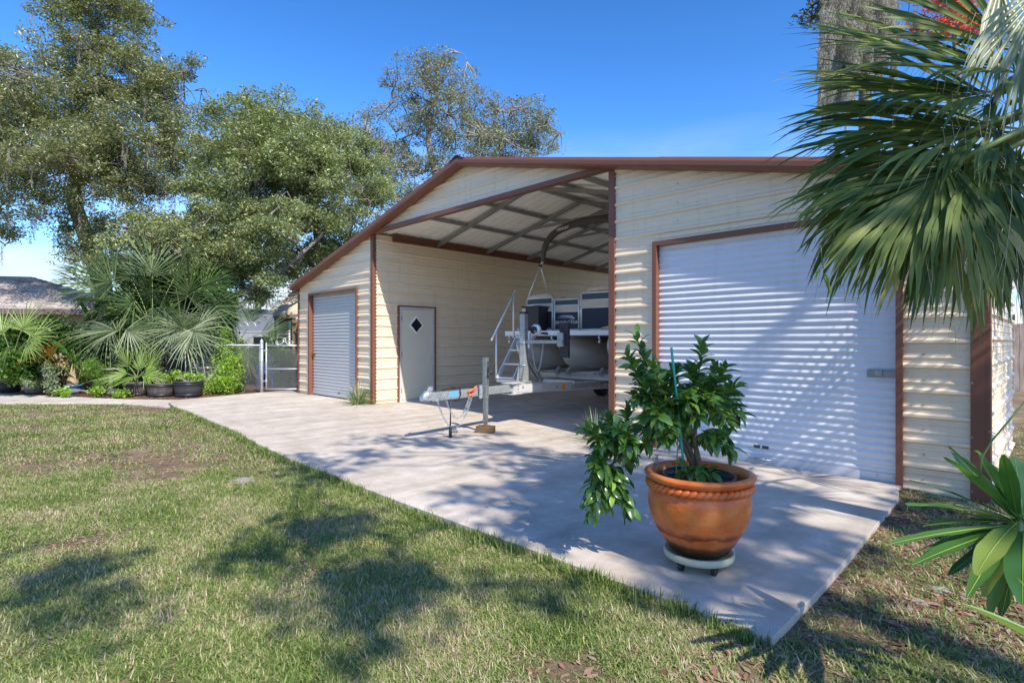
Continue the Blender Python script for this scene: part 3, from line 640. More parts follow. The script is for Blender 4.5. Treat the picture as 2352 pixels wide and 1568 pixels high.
# ------------------------------------------------------------------ the boat
bt = thing('pontoon_boat', 'pontoon boat with navy and tan panels and folded black canopy in the open bay', 'boat')
ZD = 1.54
def pontoon(x):
    m = MB(); cz = 1.105; R = .33; n = 28; rings = []
    nose = [(0.02, .0, .30), (.05, .06, .28), (.12, .13, .24), (.25, .20, .17), (.42, .265, .10), (.62, .305, .045), (.85, .325, .012), (1.05, .33, 0), (2.5, .33, 0), (4.5, .33, 0), (6.3, .33, 0), (6.31, .0, 0)]
    vs = []
    for y, r, dz in nose:
        r = max(r, .004)
        for j in range(n):
            a = 2*pi*j/n; ca, sa = cos(a), sin(a)
            # the nose: pinched to a vertical keel edge
            k = max(0, 1-y/.95); wx = r*(1-.45*k) ; hz = max(r, .30*(1-k)+.10*k if r > .01 else r)
            vs.append((x+ca*wx, y-.10, cz+dz*.65+sa*(r+(.04*k if r > .01 else 0))))
    fs = [(i*n+j, i*n+(j+1) % n, (i+1)*n+(j+1) % n, (i+1)*n+j) for i in range(len(nose)-1) for j in range(n)]
    m.add(vs, fs, True); p = m.build('pontoon', M_PONT, bt)
    # keel and nose strake
    k = MB(); pts = [(x, -.09+y, cz+dz*.65-r-.02) for y, r, dz in nose[:8]]+[(x, 6.2, cz-R-.01)]
    k.tube(pts, .014, 6); k.build('keel', M_ALU, p)
    k = MB(); k.box((x, 3.2, 1.425), (.20, 5.9, .03)); k.box((x-.09, 3.2, 1.40), (.012, 5.9, .06)); k.box((x+.09, 3.2, 1.40), (.012, 5.9, .06)); k.build('riser', M_ALU, p)
    for y in (1.6, 3.2, 4.8):
        k = MB(); k.tube([(x+.332*cos(a), y, cz+.332*sin(a)) for a in np.linspace(0, 2*pi, 25)], .004, 5, cap=False); k.build('weld_seam', M_STL, p)
    k = MB(); k.tube([(x-.17, -.04, 1.36), (x-.19, -.07, 1.40), (x-.17, -.08, 1.44)], .012, 7); k.tube([(x-.17, -.08, 1.345), (x-.17, -.10, 1.335)], .02, 8); k.build('tie_ring', M_ALU, p)
for x in (-.98, 0, .98): pontoon(x)
m = MB(); m.box((0, 3.15, ZD-.008), (2.56, 6.2, .016)); m.build('deck', M_TAN, bt)
m = MB(); m.box((0, 0.0, 1.50), (2.60, .06, .085)); m.box((0, -.035, 1.455), (2.60, .012, .012)); m.box((0, -.035, 1.535), (2.62, .014, .014)); m.build('bow_rail', M_ALU, bt, bevel=.004)
for s_ in (-1, 1):
    m = MB(); m.box((s_*1.285, 3.1, 1.50), (.05, 6.1, .085)); m.box((s_*1.315, 3.1, 1.505), (.012, 6.1, .02)); m.build('side_rail', M_ALU, bt)
for y in np.arange(.3, 6.2, .8):
    m = MB(); m.box((0, y, 1.465), (2.5, .04, .04)); m.build('deck_beam', M_STL, bt)
m = MB()
for x in (-1.12, -1.02): m.lathe([(.02, 0), (.02, .02), (.045, .03), (.04, .05), (.0, .055)], 10, (x, .05, ZD))
m.build('cleat', M_ALU, bt)
# fence panels: aluminium frame, three coloured bands
YF = .36
def panel(path, z0=ZD+.02, z1=2.19, name='fence_panel', tops=True, posts=True, low=M_NAVY, uprights=()):
    """path: polyline in plan; bands of clear tint, tan and navy between rails"""
    P = [Vector((p[0], p[1], 0)) for p in path]
    zs = [z0, z0+(z1-z0)*.60, z0+(z1-z0)*.80, z1]
    m = MB()
    for z in zs: m.tube([p+Vector((0, 0, z)) for p in P], .016, 8)
    for i in ({0, len(P)-1} | set(uprights)): m.tube([P[i]+Vector((0, 0, z0-.02)), P[i]+Vector((0, 0, z1))], .018, 8)
    fr = m.build(name, M_ALU, bt)
    for (a, b, mt, nm) in ((zs[0], zs[1], low, 'lower_skin'), (zs[1], zs[2], M_TAN, 'middle_skin'), (zs[2], zs[3], mat('tinted_panel', (.03, .045, .055), .4), 'upper_skin')):
        k = MB(); vs = [(p.x, p.y, z) for p in P for z in (a, b)]
        k.add(vs, [(2*i, 2*i+2, 2*i+3, 2*i+1) for i in range(len(P)-1)], True); k.build(nm, mt, fr)
    k = MB(); nrib = 14
    for i in range(nrib):
        z = lerp(zs[0], zs[1], (i+.5)/nrib); k.tube([p+Vector((0, -.003, z)) for p in P], .0028, 4)
    if low is M_NAVY and not name == 'gate': k.build('skin_ribs', M_NAVY, fr)
    return fr
corner = [(-1.22, 2.2), (-1.22, 1.1)]+[(-1.22+.36*(1-cos(a)), YF+.36-.36*sin(a)) for a in np.linspace(0, pi/2, 9)]+[(-.62, YF), (-.44, YF)]
panel(corner, uprights=(4, 6,))
gate = panel([(-.395, YF), (.145, YF)], z1=2.14, name='gate')
panel([(.20, YF), (.60, YF), (.86, YF)]+[(.86+.36*sin(a), YF+.36*(1-cos(a))) for a in np.linspace(.15, pi/2, 8)]+[(1.22, 2.0)], z1=2.24, uprights=())
panel([(1.22, 2.3), (1.22, 6.1)], z1=2.24); panel([(-1.22, 2.3), (-1.22, 6.1)], z1=2.19)
text('lettering', 'BENNINGTON', .083, gate, M_WHITE, (-.392, YF-.008, 1.675), (pi/2, 0, 0), sx=.98)
sw = MB()   # winged emblem over the name
def ribbon(pts, w0, w1):
    n = len(pts); 
    for i in range(n-1):
        a, b = Vector(pts[i]), Vector(pts[i+1]); wa, wb = (lerp(w0, w1, sin(pi*j/(n-1))) for j in (i, i+1))
        sw.add([(a.x, YF-.009, a.y-wa/2), (b.x, YF-.009, b.y-wb/2), (b.x, YF-.009, b.y+wb/2), (a.x, YF-.009, a.y+wa/2)], [(0, 1, 2, 3)])
ribbon([(-.29, 1.825), (-.18, 1.832), (-.06, 1.828), (.02, 1.815), (-.03, 1.795)], .002, .011)
ribbon([(-.32, 1.795), (-.2, 1.80), (-.08, 1.797), (.03, 1.792), (.06, 1.775), (.01, 1.758), (-.06, 1.756)], .002, .013)
sw.build('emblem', M_WHITE, gate)
for i, z in enumerate(np.arange(1.56, 2.12, .04)):
    if i == 0: ch = MB()
    ch.box((-.418, YF-.012, z), (.008, .012, .02))
ch.build('hinge', M_BLKP, gate)
text('lettering', '23 SSR', .032, bt, M_WHITE, (-.56, YF-.02, 1.575), (pi/2, 0, 0))
# seats behind the fence
def cushion(c, d, name='seat_cushion'):
    m = MB(); m.box(c, d); return m.build(name, M_TAN, bt, bevel=.05)
cushion((-.86, .98, 2.10), (.62, .22, .30)); cushion((-.98, 1.6, 1.80), (.42, 1.0, .34)); cushion((.86, .75, 2.18), (.78, .24, .26)); cushion((.96, 1.5, 1.80), (.42, 1.1, .34)); cushion((1.05, 1.6, 2.2), (.2, 1.1, .2))
m = MB(); m.tube([(-1.16, YF+.35, 2.21), (-1.08, YF+.14, 2.215), (-.9, YF+.07, 2.22), (-.6, YF+.06, 2.225), (-.46, YF+.06, 2.21)], [.03, .05, .06, .06, .03], 10); m.build('bolster', M_TAN, bt)
m = MB(); m.tube([(.24, YF+.07, 2.25), (.36, YF+.07, 2.29), (.6, YF+.07, 2.31), (.9, YF+.1, 2.31), (1.15, YF+.4, 2.29)], [.02, .055, .06, .06, .04], 10); m.build('bolster', M_TAN, bt)
for (x, y, z, rz) in ((.75, 2.4, 2.28, .3), (.0, 2.2, 2.06, -.4)):
    m = MB(); R = Matrix.Rotation(rz, 3, 'Z')
    pts = []
    vs = []; n = 9
    for i in range(n):
        a = pi*i/(n-1); vs += [R @ Vector((-.27*cos(a), dy, .30*sin(a)**.7))+Vector((x, y, z)) for dy in (-.07, .07)]
    m.add(vs, [(2*i, 2*i+1, 2*i+3, 2*i+2) for i in range(n-1)]+[tuple(range(0, 2*n, 2)), tuple(range(1, 2*n, 2))[::-1]]); m.build('seat_back', M_TAN, bt, bevel=.02)
    m = MB(); vs = [R @ Vector((-.20*cos(a), -.078, .02+.22*sin(a)**.7))+Vector((x, y, z)) for a in np.linspace(0, pi, 9)]; m.add(vs, [tuple(range(9))]); m.build('seat_inset', M_BLKP, bt)
    m = MB(); m.box((x, y+.25, z-.05), (.5, .5, .12), rz); m.tube([(x, y+.25, ZD), (x, y+.25, z-.1)], .04, 10); m.build('seat_base', M_TAN, bt)
m = MB(); m.tube([(.72, .16, ZD+.03), (.95, .12, ZD+.045), (1.2, .16, ZD+.03)], [.02, .045, .03], 10); m.build('mooring_cushion', M_TAN, bt)
# folded canopy over its arch
def arch(r0, r1, y, z0, x=1.10, top=3.72):
    pts = []
    for a in np.linspace(0, pi, 25):
        cx = -cos(a); sx_ = sin(a)
        pts.append((x*math.copysign(abs(cx)**.8, cx), y+.12*sin(a), z0+(top-z0)*sx_**.62))
    return pts
m = MB(); pp = arch(0, 0, 1.08, 3.02, 1.14, 3.78)
m.tube([Vector(p) for p in pp], [.05+.028*sin(i*pi/24)+.004*(i % 3) for i in range(25)], 12); bo = m.build('canopy_boot', M_CANV, bt)
m = MB()
for q in ((0, 0), (.0, -.03)):
    for i in range(4):
        a = i/3; m.box((-.70+a*.20+q[0], .985, 3.655+.055*a+q[1]-.012*i), (.085, .004, .011), rot=Matrix.Rotation(-.25, 3, 'Y'))
m.build('emblem', M_WHITE, bo)
for s_ in (-1, 1):
    m = MB(); m.tube([(s_*1.14, 1.08, 3.08), (s_*1.14, .98, 2.92)], .018, 8); m.tube([(s_*1.12, 1.12, 3.08), (s_*1.14, 1.0, 2.92)], .014, 8); m.tube([(s_*1.14, .98, 2.93), (s_*1.22, .62, 2.20)], .016, 8); m.tube([(s_*1.14, .98, 2.93), (s_*1.22, 1.5, 2.20)], .016, 8); m.build('canopy_frame', M_ALU, bt)
    m = MB(); m.box((s_*1.14, .98, 2.93), (.05, .06, .05)); m.build('canopy_hinge', M_BLKP, bt)
place(bt)
# dark bin on the bow deck
bn = thing('storage_bin', 'black and beige upright bin on the bow of the boat, left of the winch post', 'bin')
m = MB()
m.add([(-.17, -.14, 0), (.15, -.14, 0), (.15, .14, 0), (-.17, .14, 0), (-.21, -.17, .46), (.17, -.17, .46), (.17, .17, .46), (-.21, .17, .46)], [(0, 1, 5, 4), (1, 2, 6, 5), (2, 3, 7, 6), (3, 0, 4, 7), (3, 2, 1, 0), (4, 5, 6, 7)]); m.build('bin_body', M_BLKP, bn, bevel=.012)
m = MB(); m.box((-.02, 0, .465), (.42, .38, .03)); m.build('lid', M_BLKP, bn, bevel=.01)
m = MB(); m.add([(-.178, -.15, .02), (-.10, -.15, .02), (-.13, -.177, .44), (-.216, -.177, .44)], [(0, 1, 2, 3)]); m.build('side_strip', M_TAN, bn)
bn.location = BO+Matrix.Rotation(BROT, 3, 'Z') @ Vector((-.70, .18, ZD)); bn.rotation_euler.z = BROT
# block under the jack
m = MB(); m.box((0, 0, .05), (.26, .15, .097)); o = m.build('wood_block', mat('old_timber', (.16, .10, .05), .85, 0, .35, 14, bump=.5, bscale=50, stretch=(3, 12, 12)), bevel=.006)
tag(o, 'weathered timber block under the trailer jack foot', 'wood block'); o.location = BO+Matrix.Rotation(BROT, 3, 'Z') @ Vector((.155, -2.38, 0)); o.rotation_euler.z = BROT+.35
# ------------------------------------------------------------------ plant builders
M_BARK = mat('oak_bark', (.07, .06, .048), .9, 0, .4, 9, col2=(.26, .23, .195), bump=.6, bscale=30, stretch=(1, 1, .4))
M_TWIG = mat('grey_twigs', (.16, .14, .12), .9, 0, .3, 9, col2=(.34, .32, .29))
M_OAK = leafmat('oak_leaves', [(.13, .145, .065), (.20, .22, .095), (.28, .30, .15), (.38, .40, .24), (.32, .16, .08)], .38, .28, pos=[0, .35, .65, .965, 1], spec=.6)
M_OAK2 = leafmat('oak_leaves_green', [(.11, .13, .058), (.18, .21, .09), (.26, .30, .13), (.39, .43, .20)], .38, .28, spec=.6)
M_OAK3 = leafmat('oak_leaves_grey', [(.13, .14, .085), (.20, .21, .13), (.30, .305, .21), (.24, .20, .15)], .55, .22, pos=[0, .5, .9, 1])
M_MOSS = leafmat('spanish_moss', [(.20, .185, .14), (.34, .315, .25), (.46, .43, .35)], .9, .2, tcol=(1.1, 1.1, .9))
M_RED = leafmat('red_leaves', [(.60, .14, .11), (.80, .32, .24), (.70, .20, .16), (.36, .30, .08)], .5, .4, tcol=(1.5, .9, .8), pos=[0, .5, .9, 1])
def blob_points(blobs, n, rng, shell=.45, group=0):
    """random cluster centres within ellipsoids (centre, radii, weight); group > 1 gathers them into boughs with gaps between"""
    wts = np.array([b[2] if len(b) > 2 else b[1][0]*b[1][1]*b[1][2] for b in blobs], float); wts /= wts.sum()
    out = []
    for b, k in zip(blobs, rng.multinomial(n, wts)):
        m_ = max(1, k//group) if group else k
        d = rng.normal(size=(m_, 3)); d /= np.linalg.norm(d, axis=1)[:, None]
        r = rng.random(m_)**shell; P = d*r[:, None]*np.array(b[1])
        if group:
            P = P[rng.integers(0, m_, k)]+rng.normal(size=(k, 3))*np.array([.34, .34, .20])*min(1.3, max(b[1])*.5)
        out.append(np.array(b[0])+P)
    return np.concatenate(out)
def tree(name, label, cat, trunk_pts, trunk_r, blobs, nclus, nleaf, lsize, mleaf, seed, grp=None, spread=.42, bark=None, limbs=4, moss=0, shell=.4, twig_r=.014, aspect=.42, group=4):
    rng = np.random.default_rng(seed); rd_ = random.Random(seed)
    base = Vector(trunk_pts[0]); t = thing(name, label, cat, base, group)
    m = MB(); bark = bark or M_BARK
    tp = [Vector(p) for p in trunk_pts]; k = len(tp)
    # smooth the trunk line a little
    fine = []
    for i in range(k-1):
        for j in range(5):
            u = j/5; p0 = tp[max(0, i-1)]; p1 = tp[i]; p2 = tp[i+1]; p3 = tp[min(k-1, i+2)]
            fine.append(.5*((2*p1)+(-p0+p2)*u+(2*p0-5*p1+4*p2-p3)*u*u+(-p0+3*p1-3*p2+p3)*u**3))
    fine.append(tp[-1]); n = len(fine)
    m.tube(fine, [trunk_r*(1-.72*i/(n-1))*(1+.25*(i == 0)) for i in range(n)], 12)
    nodes = [(p, trunk_r*(1-.72*i/(n-1))) for i, p in enumerate(fine[n//3:], n//3)]
    for b in blobs:                              # limbs reach into each part of the crown
        for q in range(limbs):
            c = Vector(b[0])+Vector([rng.normal()*.35*b[1][i] for i in range(3)])
            st, r0 = min(nodes, key=lambda nd: (nd[0]-c).length+.6*max(0, nd[0].z-c.z)+rd_.random()*.8)
            L_ = (c-st).length; pts = []; off = Vector((rng.normal(), rng.normal(), abs(rng.normal())))*L_*.09
            off2 = Vector((rng.normal(), rng.normal(), rng.normal()))*L_*.05
            for i in range(9):
                u = i/8; pts.append(st.lerp(c, u)+off*sin(pi*u)+off2*sin(2*pi*u)+Vector((0, 0, L_*.10*sin(pi*u))))
            r1 = max(.03, min(r0*.75, L_*.028)); rs = [r1*(1-.8*i/8) for i in range(9)]
            m.tube(pts, rs, 7); nodes += list(zip(pts[2:], rs[2:]))
    cl = blob_points(blobs, nclus, rng, shell, group)
    NP = np.array([p[0][:] for p in nodes])
    for c in cl:
        d = np.linalg.norm(NP-c, axis=1); i = int(d.argmin()); st = nodes[i][0]; cv = Vector(c)
        if d[i] > 3.2: continue
        mid = st.lerp(cv, .5)+Vector((rng.normal()*.08, rng.normal()*.08, rng.normal()*.1))*d[i]
        m.tube([st, mid, cv], [twig_r*1.8, twig_r, twig_r*.4], 4, cap=False)
    m.build('trunk', bark, t)
    per = rng.integers(int(nleaf*.5), int(nleaf*1.5), len(cl)); tot = per.sum()
    cc = np.repeat(cl, per, 0); g = rng.normal(size=(tot, 3)); g *= (rng.random(tot)**.3)[:, None]/np.maximum(1, np.linalg.norm(g, axis=1))[:, None]
    sp = np.repeat(spread*(.6+.8*rng.random(len(cl))), per)[:, None]
    cc = cc+g*sp*np.array([1.15, 1.15, .75])
    crn = np.repeat(rng.random(len(cl)), per)*.5+rng.random(tot)*.5
    V, Fq, rn = leaves(cc, lsize, aspect, rng=rng, rnd=crn*.999)
    cr = link('crown', npmesh('crown', V-np.array(base)*0, Fq, rn), mleaf, t, kind='stuff')
    if moss:
        low = cl[rng.random(len(cl)) < moss]; ms = []
        for c in low:
            ms.append((c, .35+rng.random()*1.1, .05+.08*rng.random()))
        hang_moss(ms, t, rng)
    return t
def hang_moss(items, parent, rng, per=90, size=.16, mat_=None):
    P = []; 
    for c, ln, r in items:
        k = int(per*ln); u = rng.random(k); a = rng.random(k)*2*pi; rr = r*(1-u*.75)*np.sqrt(rng.random(k))
        P.append(np.stack([c[0]+rr*np.cos(a)+.05*np.sin(u*5), c[1]+rr*np.sin(a), c[2]-u*ln], 1))
    P = np.concatenate(P); n = len(P)
    d = rng.normal(size=(n, 3))*.28; d[:, 2] -= 1; d /= np.linalg.norm(d, axis=1)[:, None]
    sd = np.cross(d, rng.normal(size=(n, 3))); sd /= np.linalg.norm(sd, axis=1)[:, None]
    L_ = size*(.6+.8*rng.random(n))[:, None]; w_ = .006
    V = np.stack([P-sd*w_, P+sd*w_, P+d*L_+sd*w_*.3+rng.normal(size=(n, 3))*.012], 1).reshape(-1, 3); Fq = np.arange(3*n).reshape(-1, 3)
    return link('moss', npmesh('moss', V, Fq, np.repeat(rng.random(n), 1)), mat_ or M_MOSS, parent, kind='stuff')
# fan palm leaf: segments that start together, part, fold and hang
def fan_leaf(hub, axis, normal, length, nseg=34, spread=150, droop=.5, width=.045, join=.4, st=7, rng=RNG, costa=.25, curl=.0, vary=.12, tipdroop=1.0, split=False):
    axis = Vector(axis).normalized(); normal = Vector(normal); normal = (normal-axis*normal.dot(axis)).normalized(); side = axis.cross(normal)
    hub = Vector(hub); V = []; Fq = []; rn = []
    for i in range(nseg):
        u = (i+.5)/nseg*2-1; a = radians(spread)*u*.5*2/2
        d = (axis*cos(a)+side*sin(a)).normalized()
        L_ = length*(1-.30*abs(u)**2)*(1+vary*rng.normal()*.6)
        root = hub+axis*costa*length*max(0, 1-abs(u)*1.1)*.8
        d = (d+normal*(.10+.18*abs(u)*.0+.05*rng.normal())).normalized()
        p = root.copy(); base_n = len(V); seg = L_/st; spacing = radians(spread)/nseg
        dr = droop*(1+.35*rng.normal()); tw = rng.normal()*.25; sway = rng.normal()*.06
        for k in range(st+1):
            q = k/st; r_ = q*L_
            wd = min(spacing*(r_+.02*length)*1.05+.002, width*(1-q**3)*1.0+.001) if q < 1 else .0008
            if q > join: wd = width*max(0, (1-(q-join)/(1-join)))**.75*.9+.0008 if spacing*join*L_ > width else min(wd, spacing*join*L_*1.05*max(0, 1-(q-join)/(1-join))**.75+.0008)
            sv = d.cross(normal); sv = sv.normalized() if sv.length > 1e-4 else side
            nn = sv.cross(d).normalized()
            if q > join: sv = (sv*cos(tw*(q-join))+nn*sin(tw*(q-join)))
            fold = .38*wd*(1 if q > 0 else .2)
            V += [p-sv*wd/2+nn*0, p-nn*fold*(-1 if i % 1 else 1), p+sv*wd/2]
            if k < st:
                p = p+d*seg
                g = dr*max(0, q-.15)**1.2*2.2/st*tipdroop*3
                d = (d+Vector((0, 0, -1))*g*.55+side*sway*q).normalized()
        rr = rng.random()
        for k in range(st):
            b = base_n+3*k; Fq += [(b, b+1, b+4, b+3), (b+1, b+2, b+5, b+4)]
        rn += [rr]*(2*st)
        if split:
            k0 = int(st*.62); 
            for sg in (-1, 1):
                c0 = Vector(V[base_n+3*k0+(0 if sg < 0 else 2)]); c1 = Vector(V[base_n+3*(k0+1)+(0 if sg < 0 else 2)]); dd = (c1-c0).normalized(); sv = dd.cross(normal); sv = sv.normalized() if sv.length > .01 else side
                dd = (dd+sv*sg*-.0+side*sg*.10*rng.random()).normalized(); q_ = c0; ws = width*.22; i0 = len(V); ln_ = L_*(.40+.15*rng.random())/4
                for j in range(5):
                    w_ = ws*(.12, 1, .8, .45, 0)[j]+.0006; V += [q_-sv*w_, q_+sv*w_]; q_ = q_+dd*ln_; dd = (dd+Vector((0, 0, -1))*(.10+.22*rng.random())*min(2, droop*2)).normalized()
                for j in range(4): Fq.append((i0+2*j, i0+2*j+1, i0+2*j+3, i0+2*j+2)); rn.append(rr)
    return V, Fq, rn
class LeafSet:
    def __init__(s): s.V = []; s.F = []; s.r = []
    def add(s, V, F_, r):
        n = len(s.V); s.V += [tuple(v) for v in V]; s.F += [tuple(i+n for i in f) for f in F_]; s.r += list(r)
    def mesh(s, name): return npmesh(name, np.array(s.V), np.array(s.F), s.r)
    def build(s, name, material, parent=None, kind=None, label=None): return link(name, s.mesh(name), material, parent, kind, label)
def petiole(mb, p, q, r=.014, sagz=.08):
    p = Vector(p); q = Vector(q); L_ = (q-p).length
    pts = [p.lerp(q, i/6)+Vector((0, 0, sagz*L_*sin(pi*i/6))) for i in range(7)]
    mb.tube(pts, [r*1.3, r*1.1]+[r]*5, 6); return (pts[-1]-pts[-2]).normalized()
M_PALM = leafmat('palm_green', [(.022, .045, .012), (.04, .075, .02), (.07, .115, .032), (.13, .175, .06)], .5, .25, spec=.3)
M_PALMB = leafmat('palm_bright', [(.14, .22, .045), (.20, .30, .06), (.27, .37, .09), (.36, .44, .16)], .38, .35, spec=.5)
M_PALMD = leafmat('palm_silver', [(.045, .075, .03), (.09, .13, .055), (.17, .21, .10), (.28, .31, .18)], .38, .25, spec=.5)
M_STALK = mat('palm_stalk', (.16, .22, .06), .45, 0, .2, 20)
M_FIBRE = mat('palm_trunk_bark', (.12, .085, .05), .95, 0, .35, 12, bump=.8, bscale=25)
def fan_palm(name, label, base, crown, fronds, material=None, group=None, trunk_r=.10, nseg=26, width=.03, droop=.45, seed=1, cat='palm', st=5, spread=165):
    """crown: growing point; fronds: list of (hub, length[, droop])"""
    rng = np.random.default_rng(seed); t = thing(name, label, cat, base, group); base = Vector(base); crown = Vector(crown)
    m = MB(); m.tube([base, base.lerp(crown, .5), crown+Vector((0, 0, .1))], [trunk_r*1.1, trunk_r, trunk_r*.6], 10); m.build('trunk', M_FIBRE, t)
    for f in fronds:
        hub = Vector(f[0]); ln = f[1]; dr = f[2] if len(f) > 2 else droop
        mb = MB(); d = petiole(mb, crown, hub, .011)
        ax = f[3] if len(f) > 3 else (d+Vector((rng.normal()*.12, rng.normal()*.12, rng.normal()*.1)))
        nm = f[4] if len(f) > 4 else Vector((rng.normal()*.25-.0, -.25+rng.normal()*.25, 1))
        ax = Vector(ax)+Vector(rng.normal(size=3))*.16; nm = Vector(nm)+Vector(rng.normal(size=3))*.34; ln *= .9+.25*rng.random()
        ls = LeafSet(); ls.add(*fan_leaf(hub, ax, nm, ln, int((f[5] if len(f) > 5 else nseg)*.8), f[6] if len(f) > 6 else spread, dr*1.4+.08, width*1.15, join=.5, st=st, rng=rng, vary=.28, split=(material is None)))
        fr = ls.build('frond', material or M_PALM, t); o = mb.build('stalk', M_STALK, fr); o.location = (0, 0, 0)
    return t
# strap leaf (grass clumps, bromeliads, banana-like leaves)
def strap(p, d, L_, wd, droop=.8, st=6, shape='strap', foldk=.25, rng=RNG, wave=0):
    p = Vector(p); d = Vector(d).normalized(); V = []; Fq = []; seg = L_/st
    for k in range(st+1):
        q = k/st
        w_ = wd*{'strap': (1-q**2.2)*(.7+.3*min(1, q*4)), 'oval': sin(pi*min(.999, .06+.94*q))**.75, 'paddle': (sin(pi*min(.98, q**1.35*.93+.05))**.7)}[shape]+.0008
        s_ = d.cross(Vector((0, 0, 1)));  s_ = s_.normalized() if s_.length > .05 else Vector((1, 0, 0)); n_ = s_.cross(d)
        wv = wave*sin(q*17+L_*50)*wd
        V += [p-s_*w_/2+n_*(w_*foldk+wv), p, p+s_*w_/2+n_*(w_*foldk-wv)]
        p = p+d*seg; d = (d+Vector((0, 0, -1))*droop*(.25+q)/st*1.3).normalized()
    for k in range(st): b = 3*k; Fq += [(b, b+1, b+4, b+3), (b+1, b+2, b+5, b+4)]
    return V, Fq, [rng.random()]*(2*st)
def clump(base, n, L_, wd, rng, tilt=(.2, 1.2), droop=.9, st=6, shape='strap', r0=.03, ls=None, foldk=.25, wave=0):
    ls = ls or LeafSet()
    for i in range(n):
        a = rng.random()*2*pi; t_ = tilt[0]+(tilt[1]-tilt[0])*rng.random(); d = (cos(a)*sin(t_), sin(a)*sin(t_), cos(t_))
        ls.add(*strap(Vector(base)+Vector((cos(a), sin(a), 0))*r0*rng.random(), d, L_*(.7+.5*rng.random()), wd*(.8+.4*rng.random()), droop*(.7+.6*rng.random()), st, shape, foldk, rng, wave))
    return ls
def bush(name, label, cat, base, blobs, nclus, nleaf, lsize, material, seed, group=None, aspect=.5, spread=.12, stem_r=.006, parent=None, part='foliage', droop=0.1):
    rng = np.random.default_rng(seed)
    t = parent or thing(name, label, cat, base, group); base = Vector(base)
    cl = blob_points(blobs, nclus, rng, .5); m = MB()
    for c in cl[:min(len(cl), 70)]:
        c = Vector(c); m.tube([base+Vector((rng.normal()*.03, rng.normal()*.03, 0)), base.lerp(c, .5)+Vector((0, 0, .1*(c-base).length)), c], [stem_r*1.5, stem_r, stem_r*.4], 4, cap=False)
    m.build('stems', M_TWIG if not parent else M_STALK, t)
    per = rng.integers(int(nleaf*.6), int(nleaf*1.4)+1, len(cl)); cc = np.repeat(cl, per, 0)+rng.normal(size=(per.sum(), 3))*spread*.6
    V, Fq, rn = leaves(cc, lsize, aspect, up=.9, rng=rng, droop=droop)
    link(part, npmesh(part, V, Fq, rn), material, t, kind='stuff')
    return t
def rock_pot(name, label, cat, base, r0, r1, h, material, rim=.015, soil=True, group=None, n=28, sx=1.0):
    """open pot with rim and soil"""
    t = thing(name, label, cat, base, group); b = Vector(base); m = MB()
    prof = [(0, 0), (r0, 0), (lerp(r0, r1, .5)+.004, h*.5), (r1, h-.03), (r1+rim, h-.028), (r1+rim, h), (r1-.006, h), (r1-.012, h-.05), (r0*.9, .04)]
    m.lathe(prof, n, b); o = m.build('pot_body', material, t)
    if soil: m = MB(); m.lathe([(r1-.01, h-.055), (r1*.5, h-.045), (0, h-.04)], n, b); m.build('soil', mat('potting_soil', (.05, .035, .022), .95, 0, .4, 60, bump=.6), t)
    return t
# ------------------------------------------------------------------ trees behind
def WZ(x, y, Z): return tuple(W(x, y, Z))
def blob(x, y, Z, rx, ry, rz=None):
    """ellipsoid seen at (x, y) with half sizes rx, ry in picture units"""
    k = Z/F; return (WZ(x, y, Z), (rx*k, (rz or rx)*k, ry*k))
def gp(x, Z): v = W(x, 784, Z); return Vector((v.x, v.y, LAWN_Z-.02))
Z1 = 22.0
tree('live_oak', 'tall live oak at the far left, its mossy trunk rising behind the fan palms', 'tree', [gp(235, Z1), W(232, 640, Z1), W(205, 560, Z1), W(170, 450, Z1), W(190, 330, Z1), W(220, 200, Z1)], .42,
     [blob(220, 60, Z1, 120, 90), blob(270, 170, Z1, 120, 90), blob(120, 220, Z1-1, 150, 100), blob(-20, 260, Z1, 120, 110), blob(370, 240, Z1-.5, 100, 90), blob(300, 340, Z1-1.5, 140, 80), blob(140, 370, Z1-2, 150, 80), blob(10, 430, Z1-1, 110, 90), blob(420, 170, Z1, 40, 40), blob(330, 440, Z1-1, 90, 50), blob(160, 470, Z1-1, 70, 40), blob(280, 10, Z1, 110, 50), blob(-60, 510, Z1, 50, 70), blob(-30,120,Z1+1,60,40), blob(230, 420, Z1-1.5, 110, 60), blob(215, 520, Z1-1, 60, 60), blob(340, 530, Z1-1, 70, 50), blob(60, 330, Z1, 120, 70), blob(400, 330, Z1, 90, 60), blob(470, 210, Z1, 25, 12, 20), blob(240, 580, Z1-1, 80, 60), blob(150, 540, Z1-.5, 60, 40), blob(20, 560, Z1+1, 60, 40)],
     1750, 120, .10, M_OAK, 11, moss=.14, spread=.40, twig_r=.012, aspect=.4)
Z2 = 20.0
tree('live_oak', 'dense rounded live oak between the tall oak and the barn roof', 'tree', [gp(745, Z2+1), W(742, 700, Z2+1), W(735, 600, Z2), W(720, 480, Z2), W(690, 380, Z2)], .26,
     [blob(620, 300, Z2, 130, 75), blob(700, 350, Z2-1, 130, 90), blob(800, 420, Z2, 90, 80), blob(560, 380, Z2-.5, 120, 80), blob(660, 470, Z2-1, 150, 75), blob(560, 270, Z2, 50, 40), blob(850, 470, Z2-1, 55, 60), blob(760, 540, Z2, 100, 50), blob(520,470,Z2,80,60), blob(870, 420, Z2, 50, 50), blob(700, 590, Z2+.5, 120, 60), blob(640, 380, Z2-1.5, 120, 90), blob(740, 290, Z2+1, 60, 50), blob(830, 370, Z2, 55, 50), blob(500, 350, Z2+1, 50, 50), blob(480, 430, Z2+1, 60, 50)],
     1350, 120, .095, M_OAK2, 12, spread=.34, twig_r=.01, moss=0, aspect=.42)
Z2b = 18.0
